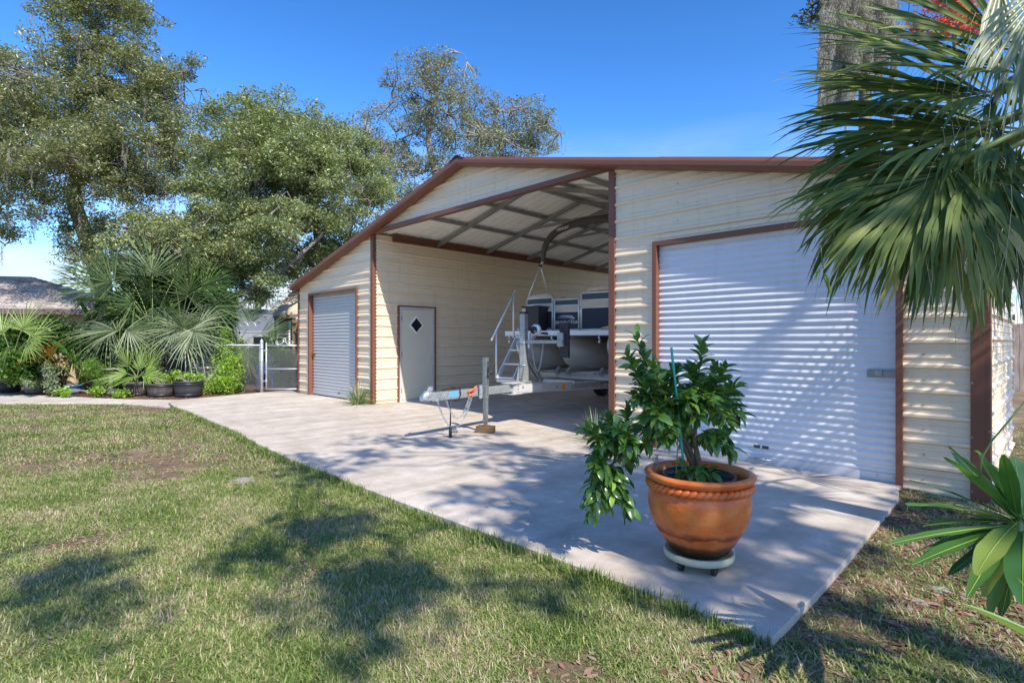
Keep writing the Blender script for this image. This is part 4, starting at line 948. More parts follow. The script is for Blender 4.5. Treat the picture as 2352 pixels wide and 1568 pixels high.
tree('live_oak', 'low spreading oak whose thick branch leans over the fence and gate', 'tree', [gp(440, Z2b), W(450, 745, Z2b), W(520, 692, Z2b-.3), W(590, 655, Z2b-.3), W(660, 610, Z2b), W(740, 540, Z2b+.5)], .17,
     [blob(400, 570, Z2b, 130, 75), blob(470, 520, Z2b, 90, 60), blob(300, 600, Z2b, 70, 45), blob(600, 560, Z2b-.5, 80, 60), blob(500, 610, Z2b, 90, 40), blob(640, 620, Z2b-.5, 60, 40), blob(350, 510, Z2b+.5, 60, 40), blob(560, 500, Z2b, 90, 60), blob(440, 640, Z2b+.5, 120, 50), blob(560, 650, Z2b+.3, 60, 40), blob(640, 470, Z2b-1, 60, 50), blob(655, 540, Z2b-1.2, 50, 50), blob(480, 580, Z2b, 140, 60), blob(330, 640, Z2b+.5, 60, 40), blob(620, 680, Z2b+.5, 60, 30)],
     850, 110, .085, M_OAK2, 13, spread=.30, twig_r=.009, aspect=.42)
Z3 = 32.0
tree('live_oak', 'sparse grey-green oak with bare twigs, rising behind the barn roof peak', 'tree', [gp(1010, Z3), W(1000, 600, Z3), W(1010, 450, Z3), W(985, 330, Z3), W(990, 230, Z3)], .38,
     [blob(1010, 190, Z3, 95, 65), blob(900, 220, Z3, 45, 50), blob(880, 300, Z3, 90, 70), blob(1030, 280, Z3, 110, 70), blob(1150, 280, Z3, 100, 65), blob(1240, 300, Z3, 75, 50), blob(960, 400, Z3, 120, 60), blob(1120, 350, Z3, 120, 50), blob(860, 400, Z3, 90, 60), blob(1040, 140, Z3, 45, 30), blob(930,500,Z3,100,60)],
     1000, 60, .135, M_OAK3, 14, spread=.48, bark=M_TWIG, limbs=4, twig_r=.026, aspect=.36, moss=.0)
tree('live_oak', 'small pale oak low behind the shed and gate', 'tree', [gp(640, 40), W(640, 760, 40), W(635, 700, 40)], .2,
     [blob(640, 700, 40, 65, 40), blob(570, 710, 42, 60, 30), blob(700, 690, 40, 60, 50), blob(740, 640, 38, 70, 60)], 150, 60, .17, M_OAK3, 15, spread=.6, bark=M_TWIG, twig_r=.02)
# moss-hung tree and red tree behind the right end of the roof
Z5 = 17.5
t5 = tree('moss_hung_oak', 'oak bough hung with thick grey Spanish moss above the right end of the roof', 'tree', [gp(1985, Z5+.3), W(1988, 500, Z5+.3), W(1985, 100, Z5+.6), W(1975, -80, Z5), W(1930, -160, Z5)], .26,
     [blob(1880, 20, Z5, 42, 60), blob(1900, -60, Z5, 70, 60), blob(1990, -120, Z5, 120, 60), blob(2100, -100, Z5, 90, 60)], 120, 34, .13, leafmat('dark_oak_leaves', [(.03, .035, .02), (.07, .06, .04), (.10, .09, .05)], .5, .15), 16, spread=.35, twig_r=.012)
rg = np.random.default_rng(5)
its = []
for i in range(210):
    x = 1885+175*rg.random(); y = -60+150*rg.random()+40*rg.random()*(x > 1960); it = W(x, y, Z5+rg.normal()*.5); its.append((tuple(it), .7+1.2*rg.random()*(.4+.6*(x-1885)/175), .10+.10*rg.random()))
for i in range(60):
    x = 1880+80*rg.random(); its.append((WZ(x, 90+120*rg.random(), Z5+rg.normal()*.4), .5+.9*rg.random(), .07+.05*rg.random()))
hang_moss(its, t5, rg, per=420, size=.12)
Z6 = 19.0
tree('red_maple', 'tree with bright red leaves showing past the palm at top right', 'tree', [gp(2215, Z6), W(2212, 400, Z6), W(2190, 60, Z6), W(2170, -20, Z6)], .14,
     [blob(2180, 40, Z6, 85, 55), blob(2110, 80, Z6, 40, 35), blob(2240, 20, Z6, 60, 60), blob(2200, -50, Z6, 110, 60)], 240, 60, .11, M_RED, 17, spread=.30, twig_r=.01)
# oaks outside the picture on the right: their crowns throw the dappled shade
tree('shade_oak', 'oak beyond the right edge of the picture, casting dappled shade over the slab', 'tree', [Vector((8.5, 1.2, -.1)), Vector((8.3, 1.2, 3)), Vector((7.2, 1.4, 5.5)), Vector((5.5, 1.7, 7.3))], .30,
     [((4.9, 1.9, 8.4), (3.0, 2.2, 1.5), 2.6), ((6.4, 3.4, 8.0), (2.4, 2.0, 1.4), 1.9), ((6.6, 1.3, 8.6), (1.7, .9, 1.2), 1.1), ((5.1, -.30, 8.5), (1.1, .5, .7), .5), ((8.2, 4.4, 7.6), (2.4, 1.8, 1.8), 1.6), ((5.4, 7.2, 7.2), (2.2, 1.6, 1.2), 1.7)],
     225, 44, .15, M_OAK, 21, spread=.30, twig_r=.016, aspect=.5, group=4)
tree('shade_oak', 'smaller oak bough beyond the picture, casting the shade patches on the lawn', 'tree', [Vector((6.0, -4.5, -.1)), Vector((5.8, -4.4, 3)), Vector((4.8, -3.4, 6)), Vector((3.9, -2.2, 8))], .2,
     [((4.15, -1.75, 8.6), (1.0, .28, .5), 1.0), ((2.6, -2.15, 7.6), (.5, .2, .4), .3)],
     12, 24, .13, M_OAK, 22, spread=.28, twig_r=.014, aspect=.5)
# ------------------------------------------------------------------ buildings beyond the yard
def shingle_mat(name, cols):
    m, t, p = newmat(name); l = t.links.new; p.inputs['Roughness'].default_value = .9
    a = t.nodes.new('ShaderNodeAttribute'); a.attribute_name = 'rnd'
    r = t.nodes.new('ShaderNodeValToRGB'); e = r.color_ramp.elements
    while len(e) < len(cols): e.new(.5)
    for i, c in enumerate(cols): e[i].position = i/(len(cols)-1); e[i].color = (*c, 1)
    l(a.outputs['Fac'], r.inputs['Fac']); l(r.outputs[0], p.inputs['Base Color']); return m
M_SHG = shingle_mat('house_shingles', [(.20, .155, .13), (.30, .25, .22), (.38, .31, .27), (.45, .38, .33), (.33, .31, .30)])
M_FASC = mat('dark_fascia', (.12, .085, .085), .5, 0, .05, 5)
M_STUC = mat('house_wall', (.42, .33, .20), .8, 0, .08, 3)
def shingles(parent, quad, ew=.9, eh=.22, name='shingles'):
    """small overlapping shingles over a planar quad (eave left, eave right, top right, top left)"""
    A_, B_, C_, D_ = [Vector(q) for q in quad]; n_ = (B_-A_).cross(D_-A_).normalized()
    if n_.z < 0: n_ = -n_
    H = max((D_-A_).length, (C_-B_).length); nr = int(H/eh); V = []; Fq = []; r = []; rg_ = np.random.default_rng(3)
    for j in range(nr):
        a0 = A_.lerp(D_, j/nr); b0 = B_.lerp(C_, j/nr); a1 = A_.lerp(D_, min(1, (j+1.1)/nr)); b1 = B_.lerp(C_, min(1, (j+1.1)/nr)); nc = max(1, int((b0-a0).length/ew)); off = rg_.random()/nc
        ks = [0]+[min(1, k/nc+off*.9) for k in range(nc)]+[1]
        for k0, k1 in zip(ks, ks[1:]):
            if k1-k0 < 1e-4: continue
            lift = .012+.014*rg_.random(); i = len(V)
            g = .003/max(.1, (b0-a0).length)
            V += [a0.lerp(b0, k0+g)+n_*(lift+.012), a0.lerp(b0, k1-g)+n_*(lift+.012), a1.lerp(b1, k1)+n_*.003, a1.lerp(b1, k0)+n_*.003, a0.lerp(b0, k0+g), a0.lerp(b0, k1-g)]
            Fq += [(i, i+1, i+2, i+3), (i+4, i+5, i+1, i)]; r += [rg_.random()]*2
    link(name, npmesh(name, np.array([v[:] for v in V]), np.array(Fq), r), M_SHG, parent, kind='stuff')
hs_ = thing('house', 'low house at the left with a hipped roof of mixed brown shingles and dark fascia', 'house', W(100, 784, 23))
EVz = 2.58
def eave(x, Z): v = W(x, 784, Z); v.z = EVz; return v
e0 = eave(-420, 19.5); e1 = eave(212, 21.5)
u = (e1-e0).normalized(); back_ = Vector((-u.y, u.x, 0)); 
if back_.dot(Vector((-1, 1, 0))) < 0: back_ = -back_
run = 4.7; rise = run*.36
r0 = e0+u*2+back_*run+Vector((0, 0, rise)); r1 = e1-u*run*.95+back_*run+Vector((0, 0, rise)); e2 = e1+back_*2*run
m = MB(); m.add([e0, e1, r1, r0], [(0, 1, 2, 3)]); m.add([e1, e2, r1], [(0, 1, 2)]); rf = m.build('roof', M_SHG, hs_)
shingles(rf, (e0, e1, r1, r0), .55, .20); shingles(rf, (e1, e2, r1.lerp(r1, 1), r1), .55, .20)
m = MB(); m.bar(e0-Vector((0, 0, .10))-back_*.02, e1-Vector((0, 0, .10))-back_*.02, .04, .2); m.bar(e1-Vector((0, 0, .10)), e2-Vector((0, 0, .10)), .04, .2); m.build('fascia', M_FASC, hs_)
m = MB(); q0 = e0+back_*.5; q1 = e1+back_*.5-u*.5; q2 = e2-back_*.5-u*.5
m.poly([(q0.x, q0.y), (q1.x, q1.y), (q2.x, q2.y), (q0.x+back_.x*8, q0.y+back_.y*8)], -.05, EVz-.1); m.build('wall', M_STUC, hs_)
f0 = eave(205, 23.2); f1 = eave(372, 24.0); f0.z = f1.z = 2.28; bk = back_*2.6+Vector((0, 0, .95))
m = MB(); m.add([f0, f1, f1+bk*.98-u*1.2, f0+bk], [(0, 1, 2, 3)]); rf2 = m.build('roof', M_SHG, hs_); shingles(rf2, (f0, f1, f1+bk*.98-u*1.2, f0+bk), .55, .20)
m = MB(); m.bar(f0-Vector((0, 0, .08)), f1-Vector((0, 0, .08)), .04, .16); m.build('fascia', mat('brown_fascia', (.24, .15, .12), .5), hs_)
m = MB(); g0 = f0+back_*.4; g1 = f1+back_*.4-u*.3; g2 = g1+back_*3; g3 = g0+back_*3; m.poly([(g.x, g.y) for g in (g0, g1, g2, g3)], -.05, 2.2); m.build('wall', mat('grey_wall', (.32, .33, .34), .8), hs_)
# house far behind the fence, grey roof
hf = thing('house', 'distant white house with a plain grey roof, seen over the chain-link fence', 'house', W(570, 784, 38))
a = W(470, 764, 36); b = W(680, 764, 38); a.z = b.z = 2.0; c = W(650, 712, 42); d = W(480, 712, 40); c.z = d.z = 3.75
m = MB(); m.add([a, b, c, d], [(0, 1, 2, 3)]); m.build('roof', mat('grey_roof', (.13, .145, .17), .85, 0, .08, 4), hf)
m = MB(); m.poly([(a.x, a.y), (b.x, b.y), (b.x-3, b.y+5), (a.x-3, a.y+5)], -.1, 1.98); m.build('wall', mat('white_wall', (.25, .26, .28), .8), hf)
m = MB(); m.bar(a, b, .06, .12); m.build('fascia', MATS['white_wall'], hf)
for xx in (520, 600): m = MB(); p = W(xx, 800, 35.6+(xx-520)*.01); m.box((p.x, p.y, 1.2), (1.0, .06, .9), rz=-.0+pi/4); m.build('window', mat('dark_glass', (.02, .02, .022), .08), hf)
# pole struts of a swing behind the palms
# garden shed by the barn
sh = thing('garden_shed', 'small white shed with a tan metal porch roof and timber posts, beside the barn', 'shed', W(665, 784, 19))
zs = 19.0
def SW(x, y, z=zs): return W(x, y, z)
m = MB(); a = SW(628, 726); b = SW(700, 720); ra = SW(700, 660, 20.6)
c = SW(640, 724, 21.5)
m.add([a, b, ra, SW(668, 672, 20.6)], [(0, 1, 2, 3)]); m.add([a, SW(668, 672, 20.6), SW(660, 722, 23)], [(0, 1, 2)]); 
shr = m.build('roof', mat('tan_metal', (.55, .47, .36), .4, 0, .06, 4), sh)
m = MB()
for i in range(10): 
    k = i/9; m.bar(a.lerp(b, k)+Vector((0, 0, .015)), SW(668, 672, 20.6).lerp(ra, k)+Vector((0, 0, .015)), .03, .02)
m.build('roof_ribs', mat('tan_metal', (.55, .47, .36), .4), shr)
m = MB(); m.bar(a-Vector((0, 0, .04)), b-Vector((0, 0, .04)), .05, .09); m.build('fascia', mat('shed_timber', (.22, .13, .07), .8, 0, .2, 12), sh)
rr_ = Matrix.Rotation(pi/4, 3, 'Z')
def sbox(mb, x0, x1, y0, y1, Z, dp=.06):
    p0 = W(x0, y0, Z); p1 = W(x1, y1, Z); c = (p0+p1)/2; mb.box(c, (abs((p1-p0).dot(Vector((1, 1, 0)).normalized())), dp, abs(p1.z-p0.z)), rot=rr_)
m = MB(); sbox(m, 631, 672, 730, 876, zs+.5, .10); m.build('wall', mat('shed_white_shaded', (.20, .20, .195), .6), sh)  # white wall darkened in its colour in place of tree shade
m = MB(); sbox(m, 640, 663, 742, 790, zs+.42, .05); sp_ = m.build('shutter', mat('shed_grey', (.17, .18, .19), .5), sh)
for i in range(6): m = MB(); sbox(m, 640, 663, 744+i*8, 745.5+i*8, zs+.37, .03); m.build('louvre', mat('shed_white_shaded', (.20, .20, .195), .6), sp_)
for (x0, x1) in ((636, 639.5), (663.5, 667)): m = MB(); sbox(m, x0, x1, 737, 795, zs+.4, .05); m.build('window_trim', M_WHITE, sh)
for x0 in (673, 690): m = MB(); sbox(m, x0, x0+4, 730, 890, zs+.1, .1); m.build('porch_post', mat('shed_timber', (.22, .13, .07), .8, 0, .2, 12), sh)
m = MB(); p = SW(673, 738); q = SW(694, 738); m.bar(p, q, .08, .1); m.bar(SW(677, 760), SW(684, 742), .06, .07); m.bar(SW(690, 760), SW(684, 742), .06, .07); m.build('porch_brace', mat('shed_timber', (.22, .13, .07), .8, 0, .2, 12), sh)
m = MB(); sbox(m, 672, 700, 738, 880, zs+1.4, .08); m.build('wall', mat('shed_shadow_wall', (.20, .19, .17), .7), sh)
# timber fence on the right, with boards
M_FEN = mat('fence_board', (.13, .10, .085), .85, 0, .3, 5, col2=(.30, .25, .22), bump=.4, bscale=20, stretch=(4, 4, .5))
fe = thing('timber_fence', 'weathered timber privacy fence at the right, past the corner of the barn', 'fence', W(2330, 784, 15.4))
f0 = W(2255, 784, 15.4); f1 = W(2640, 784, 14.6); L_ = (f1-f0).length; n = int(L_/.145); ux = (f1-f0).normalized(); ang = atan2(ux.y, ux.x)
for i in range(n):
    p = f0.lerp(f1, (i+.5)/n); h = 1.90+.02*random.random(); m = MB(); m.box((p.x+.004*random.random(), p.y, h/2-.08), (.138, .02, h), rz=ang+.02*(random.random()-.5)); m.build('board', M_FEN, fe)
m = MB()
for z in (.4, 1.5): m.bar(f0+Vector((.02, .03, z-1.34)), f1+Vector((.02, .03, z-1.34)), .04, .08)
m.build('rail', M_FEN, fe)
hr = thing('house', 'tiny pale house roof and wall just visible over the timber fence', 'house', W(2335, 784, 40))
a = W(2290, 715, 40); b = W(2350, 715, 40); m = MB(); m.add([a, b, W(2342, 694, 42), W(2296, 694, 42)], [(0, 1, 2, 3)]); m.build('roof', mat('pale_roof', (.45, .45, .45), .8), hr)
m = MB(); sbox(m, 2296, 2344, 716, 800, 40.3, 1.0); m.build('wall', mat('pale_wall', (.6, .58, .5), .8), hr)
m = MB(); sbox(m, 2312, 2330, 722, 736, 39.7, .1); m.build('window', mat('dark_glass', (.02, .02, .022), .08), hr)
# ------------------------------------------------------------------ chain-link fence, gate
M_WIRE = mat('fence_wire', (.24, .25, .26), .4, .5, .1, 20)
def chainlink(mb, p0, p1, z0, z1, cell=.075, r=.0042):
    p0 = Vector(p0); p1 = Vector(p1); L_ = (p1-p0).length; n = int(L_/cell)*1; H = z1-z0; rows_ = int(H/cell); u_ = (p1-p0)/n; hz = H/rows_
    side = Vector((-(p1-p0).y, (p1-p0).x, 0)).normalized()
    for i in range(-rows_, n):
        for sgn in (1, -1):
            # one straight strand in the diagonal direction, clipped to the panel
            a_ = i if sgn == 1 else i+rows_
            k0 = max(0, -a_) if sgn == 1 else max(0, a_-n); k1 = min(rows_, n-a_) if sgn == 1 else min(rows_, a_)
            if k1 <= k0: continue
            P0 = p0+u_*(a_+sgn*k0); P1 = p0+u_*(a_+sgn*k1)
            a3 = Vector((P0.x, P0.y, z0+k0*hz))+side*r*sgn; b3 = Vector((P1.x, P1.y, z0+k1*hz))+side*r*sgn
            mb.tube([a3, b3], r, 3, cap=False)
fa = G(300, 915); fb = G(601, 901); fa = Vector((fb.x-5.6, fb.y-.9, 0))
P0 = Vector((fb.x, fb.y, 0)); 
cf = thing('chain_link_fence', 'galvanized chain-link fence behind the potted plants, up to the gate post', 'fence', P0)
Fd = (W(300, 784, 14.6+1.2)-W(601, 784, 14.6)); Fd.z = 0; Fd.normalize()
PF = P0+Fd*5.2; HT = 1.24
m = MB(); chainlink(m, P0, PF, .05, HT-.02); m.build('wire_mesh', M_WIRE, cf, kind='stuff')
m = MB(); m.tube([P0+Vector((0, 0, HT)), PF+Vector((0, 0, HT))], .021, 8); m.build('top_rail', M_ZINC, cf)
m = MB(); m.tube([P0, P0+Vector((0, 0, HT+.10))], .042, 12); m.lathe([(.046, 0), (.04, .03), (.015, .05), (.012, .07), (0, .075)], 12, (P0.x, P0.y, HT+.10)); m.build('post', M_ZINC, cf)
m = MB(); m.tube([P0+Fd*2.6, P0+Fd*2.6+Vector((0, 0, HT+.03))], .03, 8); m.build('post', M_ZINC, cf)
m = MB()
for z in (.12, .45, .8, 1.15): m.tube([P0+Vector((0, 0, z-.012)), P0+Vector((0, 0, z+.012))], .048, 12)
m.tube([P0+Fd*.07+Vector((0, 0, .05)), P0+Fd*.07+Vector((0, 0, HT-.02))], .008, 6); m.build('bands', M_STL, cf)
ga = G(612, 899.5); gb = Vector((XL-.08, FY+.15, 0)); ga = P0+(gb-P0)*.11; gb = P0+(gb-P0)*.97
gt = thing('chain_link_gate', 'chain-link gate with a scroll on its top rail, between the post and the barn', 'gate', ga)
m = MB()
for z in (.09, .62, 1.23): m.tube([ga+Vector((0, 0, z)), gb+Vector((0, 0, z))], .019, 8)
for p in (ga, gb): m.tube([p+Vector((0, 0, .07)), p+Vector((0, 0, 1.25+(.06 if p is ga else 0)))], .021, 10)
m.build('gate_frame', M_ZINC, gt)
m = MB(); chainlink(m, ga, gb, .1, 1.16, .07, .0045); m.build('wire_mesh', M_WIRE, gt, kind='stuff')
gu = (gb-ga).normalized(); gc = ga.lerp(gb, .5)
def scroll(off, sgn):
    pts = []
    for i in range(22):
        q = i/21; a = q*4.2*pi/2; r = .055*(1-q*.72); pts.append((sgn*(.19-r*cos(a)*1.0-.0), .045+r*sin(a)))
    return [gc+gu*x+Vector((0, 0, 1.25+z)) for x, z in pts]
m = MB()
for s_ in (-1, 1):
    m.tube([gc+gu*(s_*.02)+Vector((0, 0, 1.34)), gc+gu*(s_*.06)+Vector((0, 0, 1.29)), gc+gu*(s_*.13)+Vector((0, 0, 1.26)), gc+gu*(s_*.20)+Vector((0, 0, 1.27)), gc+gu*(s_*.235)+Vector((0, 0, 1.31)), gc+gu*(s_*.215)+Vector((0, 0, 1.34)), gc+gu*(s_*.18)+Vector((0, 0, 1.335)), gc+gu*(s_*.175)+Vector((0, 0, 1.31))], .009, 6)
m.tube([gc+gu*(.035*cos(a))+Vector((0, 0, 1.385+.035*sin(a))) for a in np.linspace(0, 2*pi, 13)], .008, 6, cap=False); m.build('scroll', M_ALU, gt)
m = MB()
for z in (.3, 1.1): m.tube([P0+Vector((0, 0, z)), ga+Vector((0, 0, z))], .013, 6); m.tube([ga+Vector((0, 0, z-.03)), ga+Vector((0, 0, z+.03))], .028, 8)
m.build('hinges', M_ZINC, gt)
# things behind the fence
ch = thing('garden_chair', 'blue plastic garden chair behind the chain-link fence', 'chair', W(583, 860, 15.2))
M_BLC = mat('blue_plastic', (.03, .05, .32), .35)
b = G(583, 893); b = Vector((b.x-.5, b.y+.6, 0)); ch.location = b
def chv(x, y, z): return b+Vector((x*.707+y*-.707, x*.707+y*.707, z))
m = MB(); m.box(chv(0, 0, .40), (.46, .44, .03), rz=pi/4); m.build('seat', M_BLC, ch)
m = MB()
for i in range(7):
    x = -.18+.06*i; top = .86-.16*(x/.2)**2; m.bar(chv(x, .21, .41), chv(x*1.15, .30, top), .035, .012)
m.tube([chv(-.25*cos(a), .22+.09*sin(a), .42+.47*sin(a)) for a in np.linspace(0, pi, 13)], .018, 6); m.build('backrest', M_BLC, ch)
for x in (-.2, .2):
    for y in (-.2, .2): m = MB(); m.bar(chv(x, y, .4), chv(x*1.15, y*1.15, 0), .04, .03); m.build('leg', M_BLC, ch)
    m = MB(); m.tube([chv(x*1.2, -.2, .38), chv(x*1.25, -.2, .62), chv(x*1.25, .22, .64)], .018, 6); m.build('armrest', M_BLC, ch)
for i, (x, y, lb) in enumerate(((1, 0, 'blue chair frame seen through the gate mesh'),)):
    c2 = copy_tree(ch); c2.location = G(640, 890)+Vector((-1.2, 1.5, 0)); c2['label'] = 'second blue garden chair, seen dimly through the gate'
hk = thing('shepherd_hook', 'thin metal double shepherd hook standing behind the fence', 'plant hook', W(573, 860, 15.4))
m = MB(); p = W(570, 784, 15.4); p.z = 0
for s_, x0 in ((-1, -.14), (1, .13)):
    m.tube([p, p+Vector((0, 0, 1.75))]+[p+Vector((.707*s_*(.11-.11*cos(a)), .707*s_*(.11-.11*cos(a)), 1.75+.13*sin(a))) for a in np.linspace(.2, pi*1.05, 9)], .008, 5)
m.build('hook', M_ALU, hk)
tl = thing('wheelbarrow_table', 'grey slab bench behind the gate', 'bench', W(650, 850, 17.5))
b = W(652, 848, 17.5); m = MB(); m.box((b.x, b.y, .42), (1.1, .6, .08), rz=pi/4); m.box((b.x-.2, b.y-.2, .2), (.1, .5, .4), rz=pi/4); m.box((b.x+.2, b.y+.2, .2), (.1, .5, .4), rz=pi/4); m.build('bench_body', mat('pale_stone', (.13, .13, .125), .8), tl)
tl['label'] = 'grey stone bench standing behind the gate'; tl.name = 'stone_bench'
# ------------------------------------------------------------------ planting bed left of the barn
RV = Vector((.7071, .7071, 0)); FV = Vector((-.7071, .7071, 0)); UZ = Vector((0, 0, 1))
def D3(dx, dy, f=0): return (RV*dx-UZ*dy+FV*f).normalized()      # picture-like direction: right, down, away
bedp = [(-19.6, .55), G(0, 904.5), G(150, 909.5), G(287, 916), G(413, 917.5), G(493, 911), G(597, 901), (-15.0, 6.9), (-19, 9), (-24, 8), (-29, 4), (-27, -3)]
bedp = [(p[0], p[1]) for p in bedp]
m = MB(); m.add([(x, y, -.022) for x, y in bedp], [tuple(range(len(bedp)))]); 
o = m.build('mulch_bed', mat('mulch_ground', (.045, .028, .018), .95, 0, .5, 9, col2=(.14, .075, .045), bump=1, bscale=35)); o['kind'] = 'structure'
M_CHIP = leafmat('brown_litter', [(.10, .045, .02), (.20, .09, .045), (.30, .15, .08), (.36, .24, .15)], .9, .05, tcol=(1, 1, 1))
def inpoly(x, y, P):
    c = np.zeros(len(x), bool); n = len(P)
    for i in range(n):
        (x0, y0), (x1, y1) = P[i], P[(i+1) % n]
        k = ((y0 > y) != (y1 > y)) & (x < (x1-x0)*(y-y0)/((y1-y0) if y1 != y0 else 1e-9)+x0); c ^= k
    return c
rgl = np.random.default_rng(31)
def litter(name, label, pts, size, seed, material=M_CHIP, lift=.012, cat='leaf litter'):
    rg = np.random.default_rng(seed); n = len(pts); V, Fq, rn = leaves(pts+np.array([0, 0, lift]), size, .38, up=6, rng=rg)
    V[:, 2] = pts[:, 2].repeat(4)+np.abs(V[:, 2]-pts[:, 2].repeat(4))*.35+.004
    o = link(name, npmesh(name, V, Fq, rn), material, kind='stuff'); tag(o, label, cat); return o
x = rgl.uniform(-22, -14.2, 26000); y = rgl.uniform(0, 8, 26000); k = inpoly(x, y, bedp); x, y = x[k], y[k]
litter('bark_mulch', 'red-brown bark mulch covering the planting bed behind the walkway', np.stack([x, y, np.full(len(x), -.02)], 1), .06, 1, cat='mulch')
k = 330; px = rgl.uniform(-14, -2, k); py = rgl.uniform(2.8, 6.5, k)
for i in range(k):
    if rgl.random() < .6: px[i] = rgl.uniform(-14, -8.5)
litter('fallen_leaves', 'small dark leaves scattered over the pale concrete driveway', np.stack([px, py, np.full(k, .001)], 1), .028, 2, mat('dark_litter', (.07, .045, .03), .9), .0)
# pots
M_BARL = mat('grey_barrel_wood', (.045, .038, .036), .6, 0, .3, 5, col2=(.15, .125, .12), stretch=(9, 9, .6))
M_BARP = mat('black_barrel', (.045, .048, .056), .45, 0, .2, 6)
M_GRP = mat('pale_stone_pot', (.27, .25, .215), .8, 0, .2, 5, col2=(.42, .40, .35), stretch=(1, 1, 1.5))
M_GLAZ = mat('blue_glaze', (.035, .13, .30), .2, 0, .4, 6, col2=(.12, .30, .50))
M_BIN = mat('grey_bin', (.085, .095, .125), .4, 0, .08, 4)
M_CRM = mat('cream_planter', (.62, .58, .46), .6, 0, .1, 6)
def gz(x, y, z=-.02): v = G(x, y, z); return v
b1 = gz(315, 908); b2 = gz(371, 910); b3 = gz(433, 911)
k1 = .0112*1.0
def barrel(b, label, material, w, h):
    s_ = (b.y-b.x)/sqrt(2)/F
    t = rock_pot('half_barrel_planter', label, 'planter', b, w*s_*.42, w*s_*.49, h*s_, material, .012, n=32, group='dark half-barrel planters along the walkway')
    for z in (.16, .82):
        m = MB(); r = lerp(w*s_*.42, w*s_*.49, z)+.006; m.lathe([(r, h*s_*z-.02), (r+.006, h*s_*z-.018), (r+.006, h*s_*z+.018), (r, h*s_*z+.02)], 32, b); m.build('hoop', M_BLKP, t)
    return s_
sc_ = barrel(b1, 'half-barrel planter holding the small bright fan palm, leftmost of the row', M_BARL, 58, 30)
barrel(b2, 'half-barrel planter in the middle of the row, with low vines', M_BARL, 62, 31)
barrel(b3, 'blacker, smoother half-barrel planter at the right end of the row', M_BARP, 62, 37)
bw = gz(84, 901); s_ = (bw.y-bw.x)/sqrt(2)/F; rock_pot('stone_pot', 'large pale grey pot by the walkway near the left edge', 'pot', bw, 20*s_, 27*s_, 42*s_, M_GRP)
b0 = gz(20, 900); rock_pot('nursery_pot', 'black ribbed pot at the far left edge of the walkway', 'pot', b0, 20*s_, 26*s_, 26*s_, M_BARP)
bb = gz(168, 905); t = rock_pot('glazed_pot', 'small blue glazed pot with a swollen-trunk plant', 'pot', bb, 12*s_, 16.5*s_, 21*s_, M_GLAZ)
bx = gz(233, 905); rock_pot('clay_pot', 'small pale clay pot half hidden by ferns beside the birdbath', 'pot', bx, 9*s_, 12*s_, 17*s_, M_GRP)
def bin_(name, label, x, y, w, h, lean, z0):
    p = W(x, y, 14.9); s2 = 14.9/F; t = thing(name, label, 'bin', p); m = MB()
    m.lathe([(0, 0), (w*.42*s2, 0), (w*.5*s2, h*s2), (w*.53*s2, h*s2), (w*.53*s2, h*s2+.03), (w*.49*s2, h*s2+.03), (w*.4*s2, .03)], 20); me = m.mesh()
    me.transform(Matrix.Translation(p) @ Matrix.Rotation(lean, 4, FV)); link('bin_body', me, M_BIN, t)
    return t
bin_('grey_tub', 'upper grey plastic tub stacked upside down beside the wire cage', 404, 852, 36, 27, .08, 0); bin_('grey_tub', 'lower grey plastic tub under the other, behind the barrels', 400, 882, 40, 28, .12, 0)
bin_('nursery_pot', 'upper black nursery pot of the stack beside the chair', 551, 868, 36, 26, -.05, 0); bin_('nursery_pot', 'lower black nursery pot of the stack beside the chair', 549, 898, 28, 28, .02, 0)
wc = thing('wire_cage', 'grey wire cage standing behind the half barrels', 'cage', W(435, 880, 15.0)); m = MB()
for i in range(7): m.tube([W(418+i*5.6, 880, 15), W(418+i*5.6, 826+(i > 3)*-8, 15)], .006, 4)
for i in range(8): m.tube([W(418, 880-i*7, 15), W(452, 880-i*7, 15)], .006, 4)
for i in range(8): m.tube([W(452+i*5.6, 850, 15.3), W(452+i*5.6, 815, 15.3)], .006, 4)
for i in range(6): m.tube([W(452, 850-i*7, 15.3), W(492, 850-i*7, 15.3)], .006, 4)
m.build('wire_panel', M_ZINC, wc, kind='stuff')
cp = thing('cream_planter', 'cream ceramic planter behind the bright green bush', 'planter', W(473, 905, 15.2)); m = MB()
p = W(474, 905, 15.2); s2 = 15.2/F; m.lathe([(0, 0), (14*s2, 0), (20*s2, 45*s2), (22*s2, 58*s2), (25*s2, 59*s2), (25*s2, 63*s2), (20*s2, 63*s2), (0, 55*s2)], 20, p); m.build('pot_body', M_CRM, cp)
bbp = gz(254, 907); t = thing('birdbath', 'mossy slim birdbath with a shallow dish beside the palm barrel', 'birdbath', bbp); s2 = s_; m = MB()
m.lathe([(9*s2, 0), (9*s2, 6*s2), (5.5*s2, 8*s2), (4*s2, 12*s2), (3.3*s2, 45*s2), (5*s2, 50*s2)], 14, bbp); m.build('pedestal', mat('mossy_stone', (.15, .17, .09), .85, 0, .3, 14, col2=(.33, .34, .24)), t)
m = MB(); m.lathe([(0, 49*s2), (5*s2, 50*s2), (17*s2, 55*s2), (20*s2, 58*s2), (18.5*s2, 58*s2), (10*s2, 54.5*s2), (0, 53*s2)], 22, bbp); m.build('dish', mat('mossy_stone', (.15, .17, .09)), t)
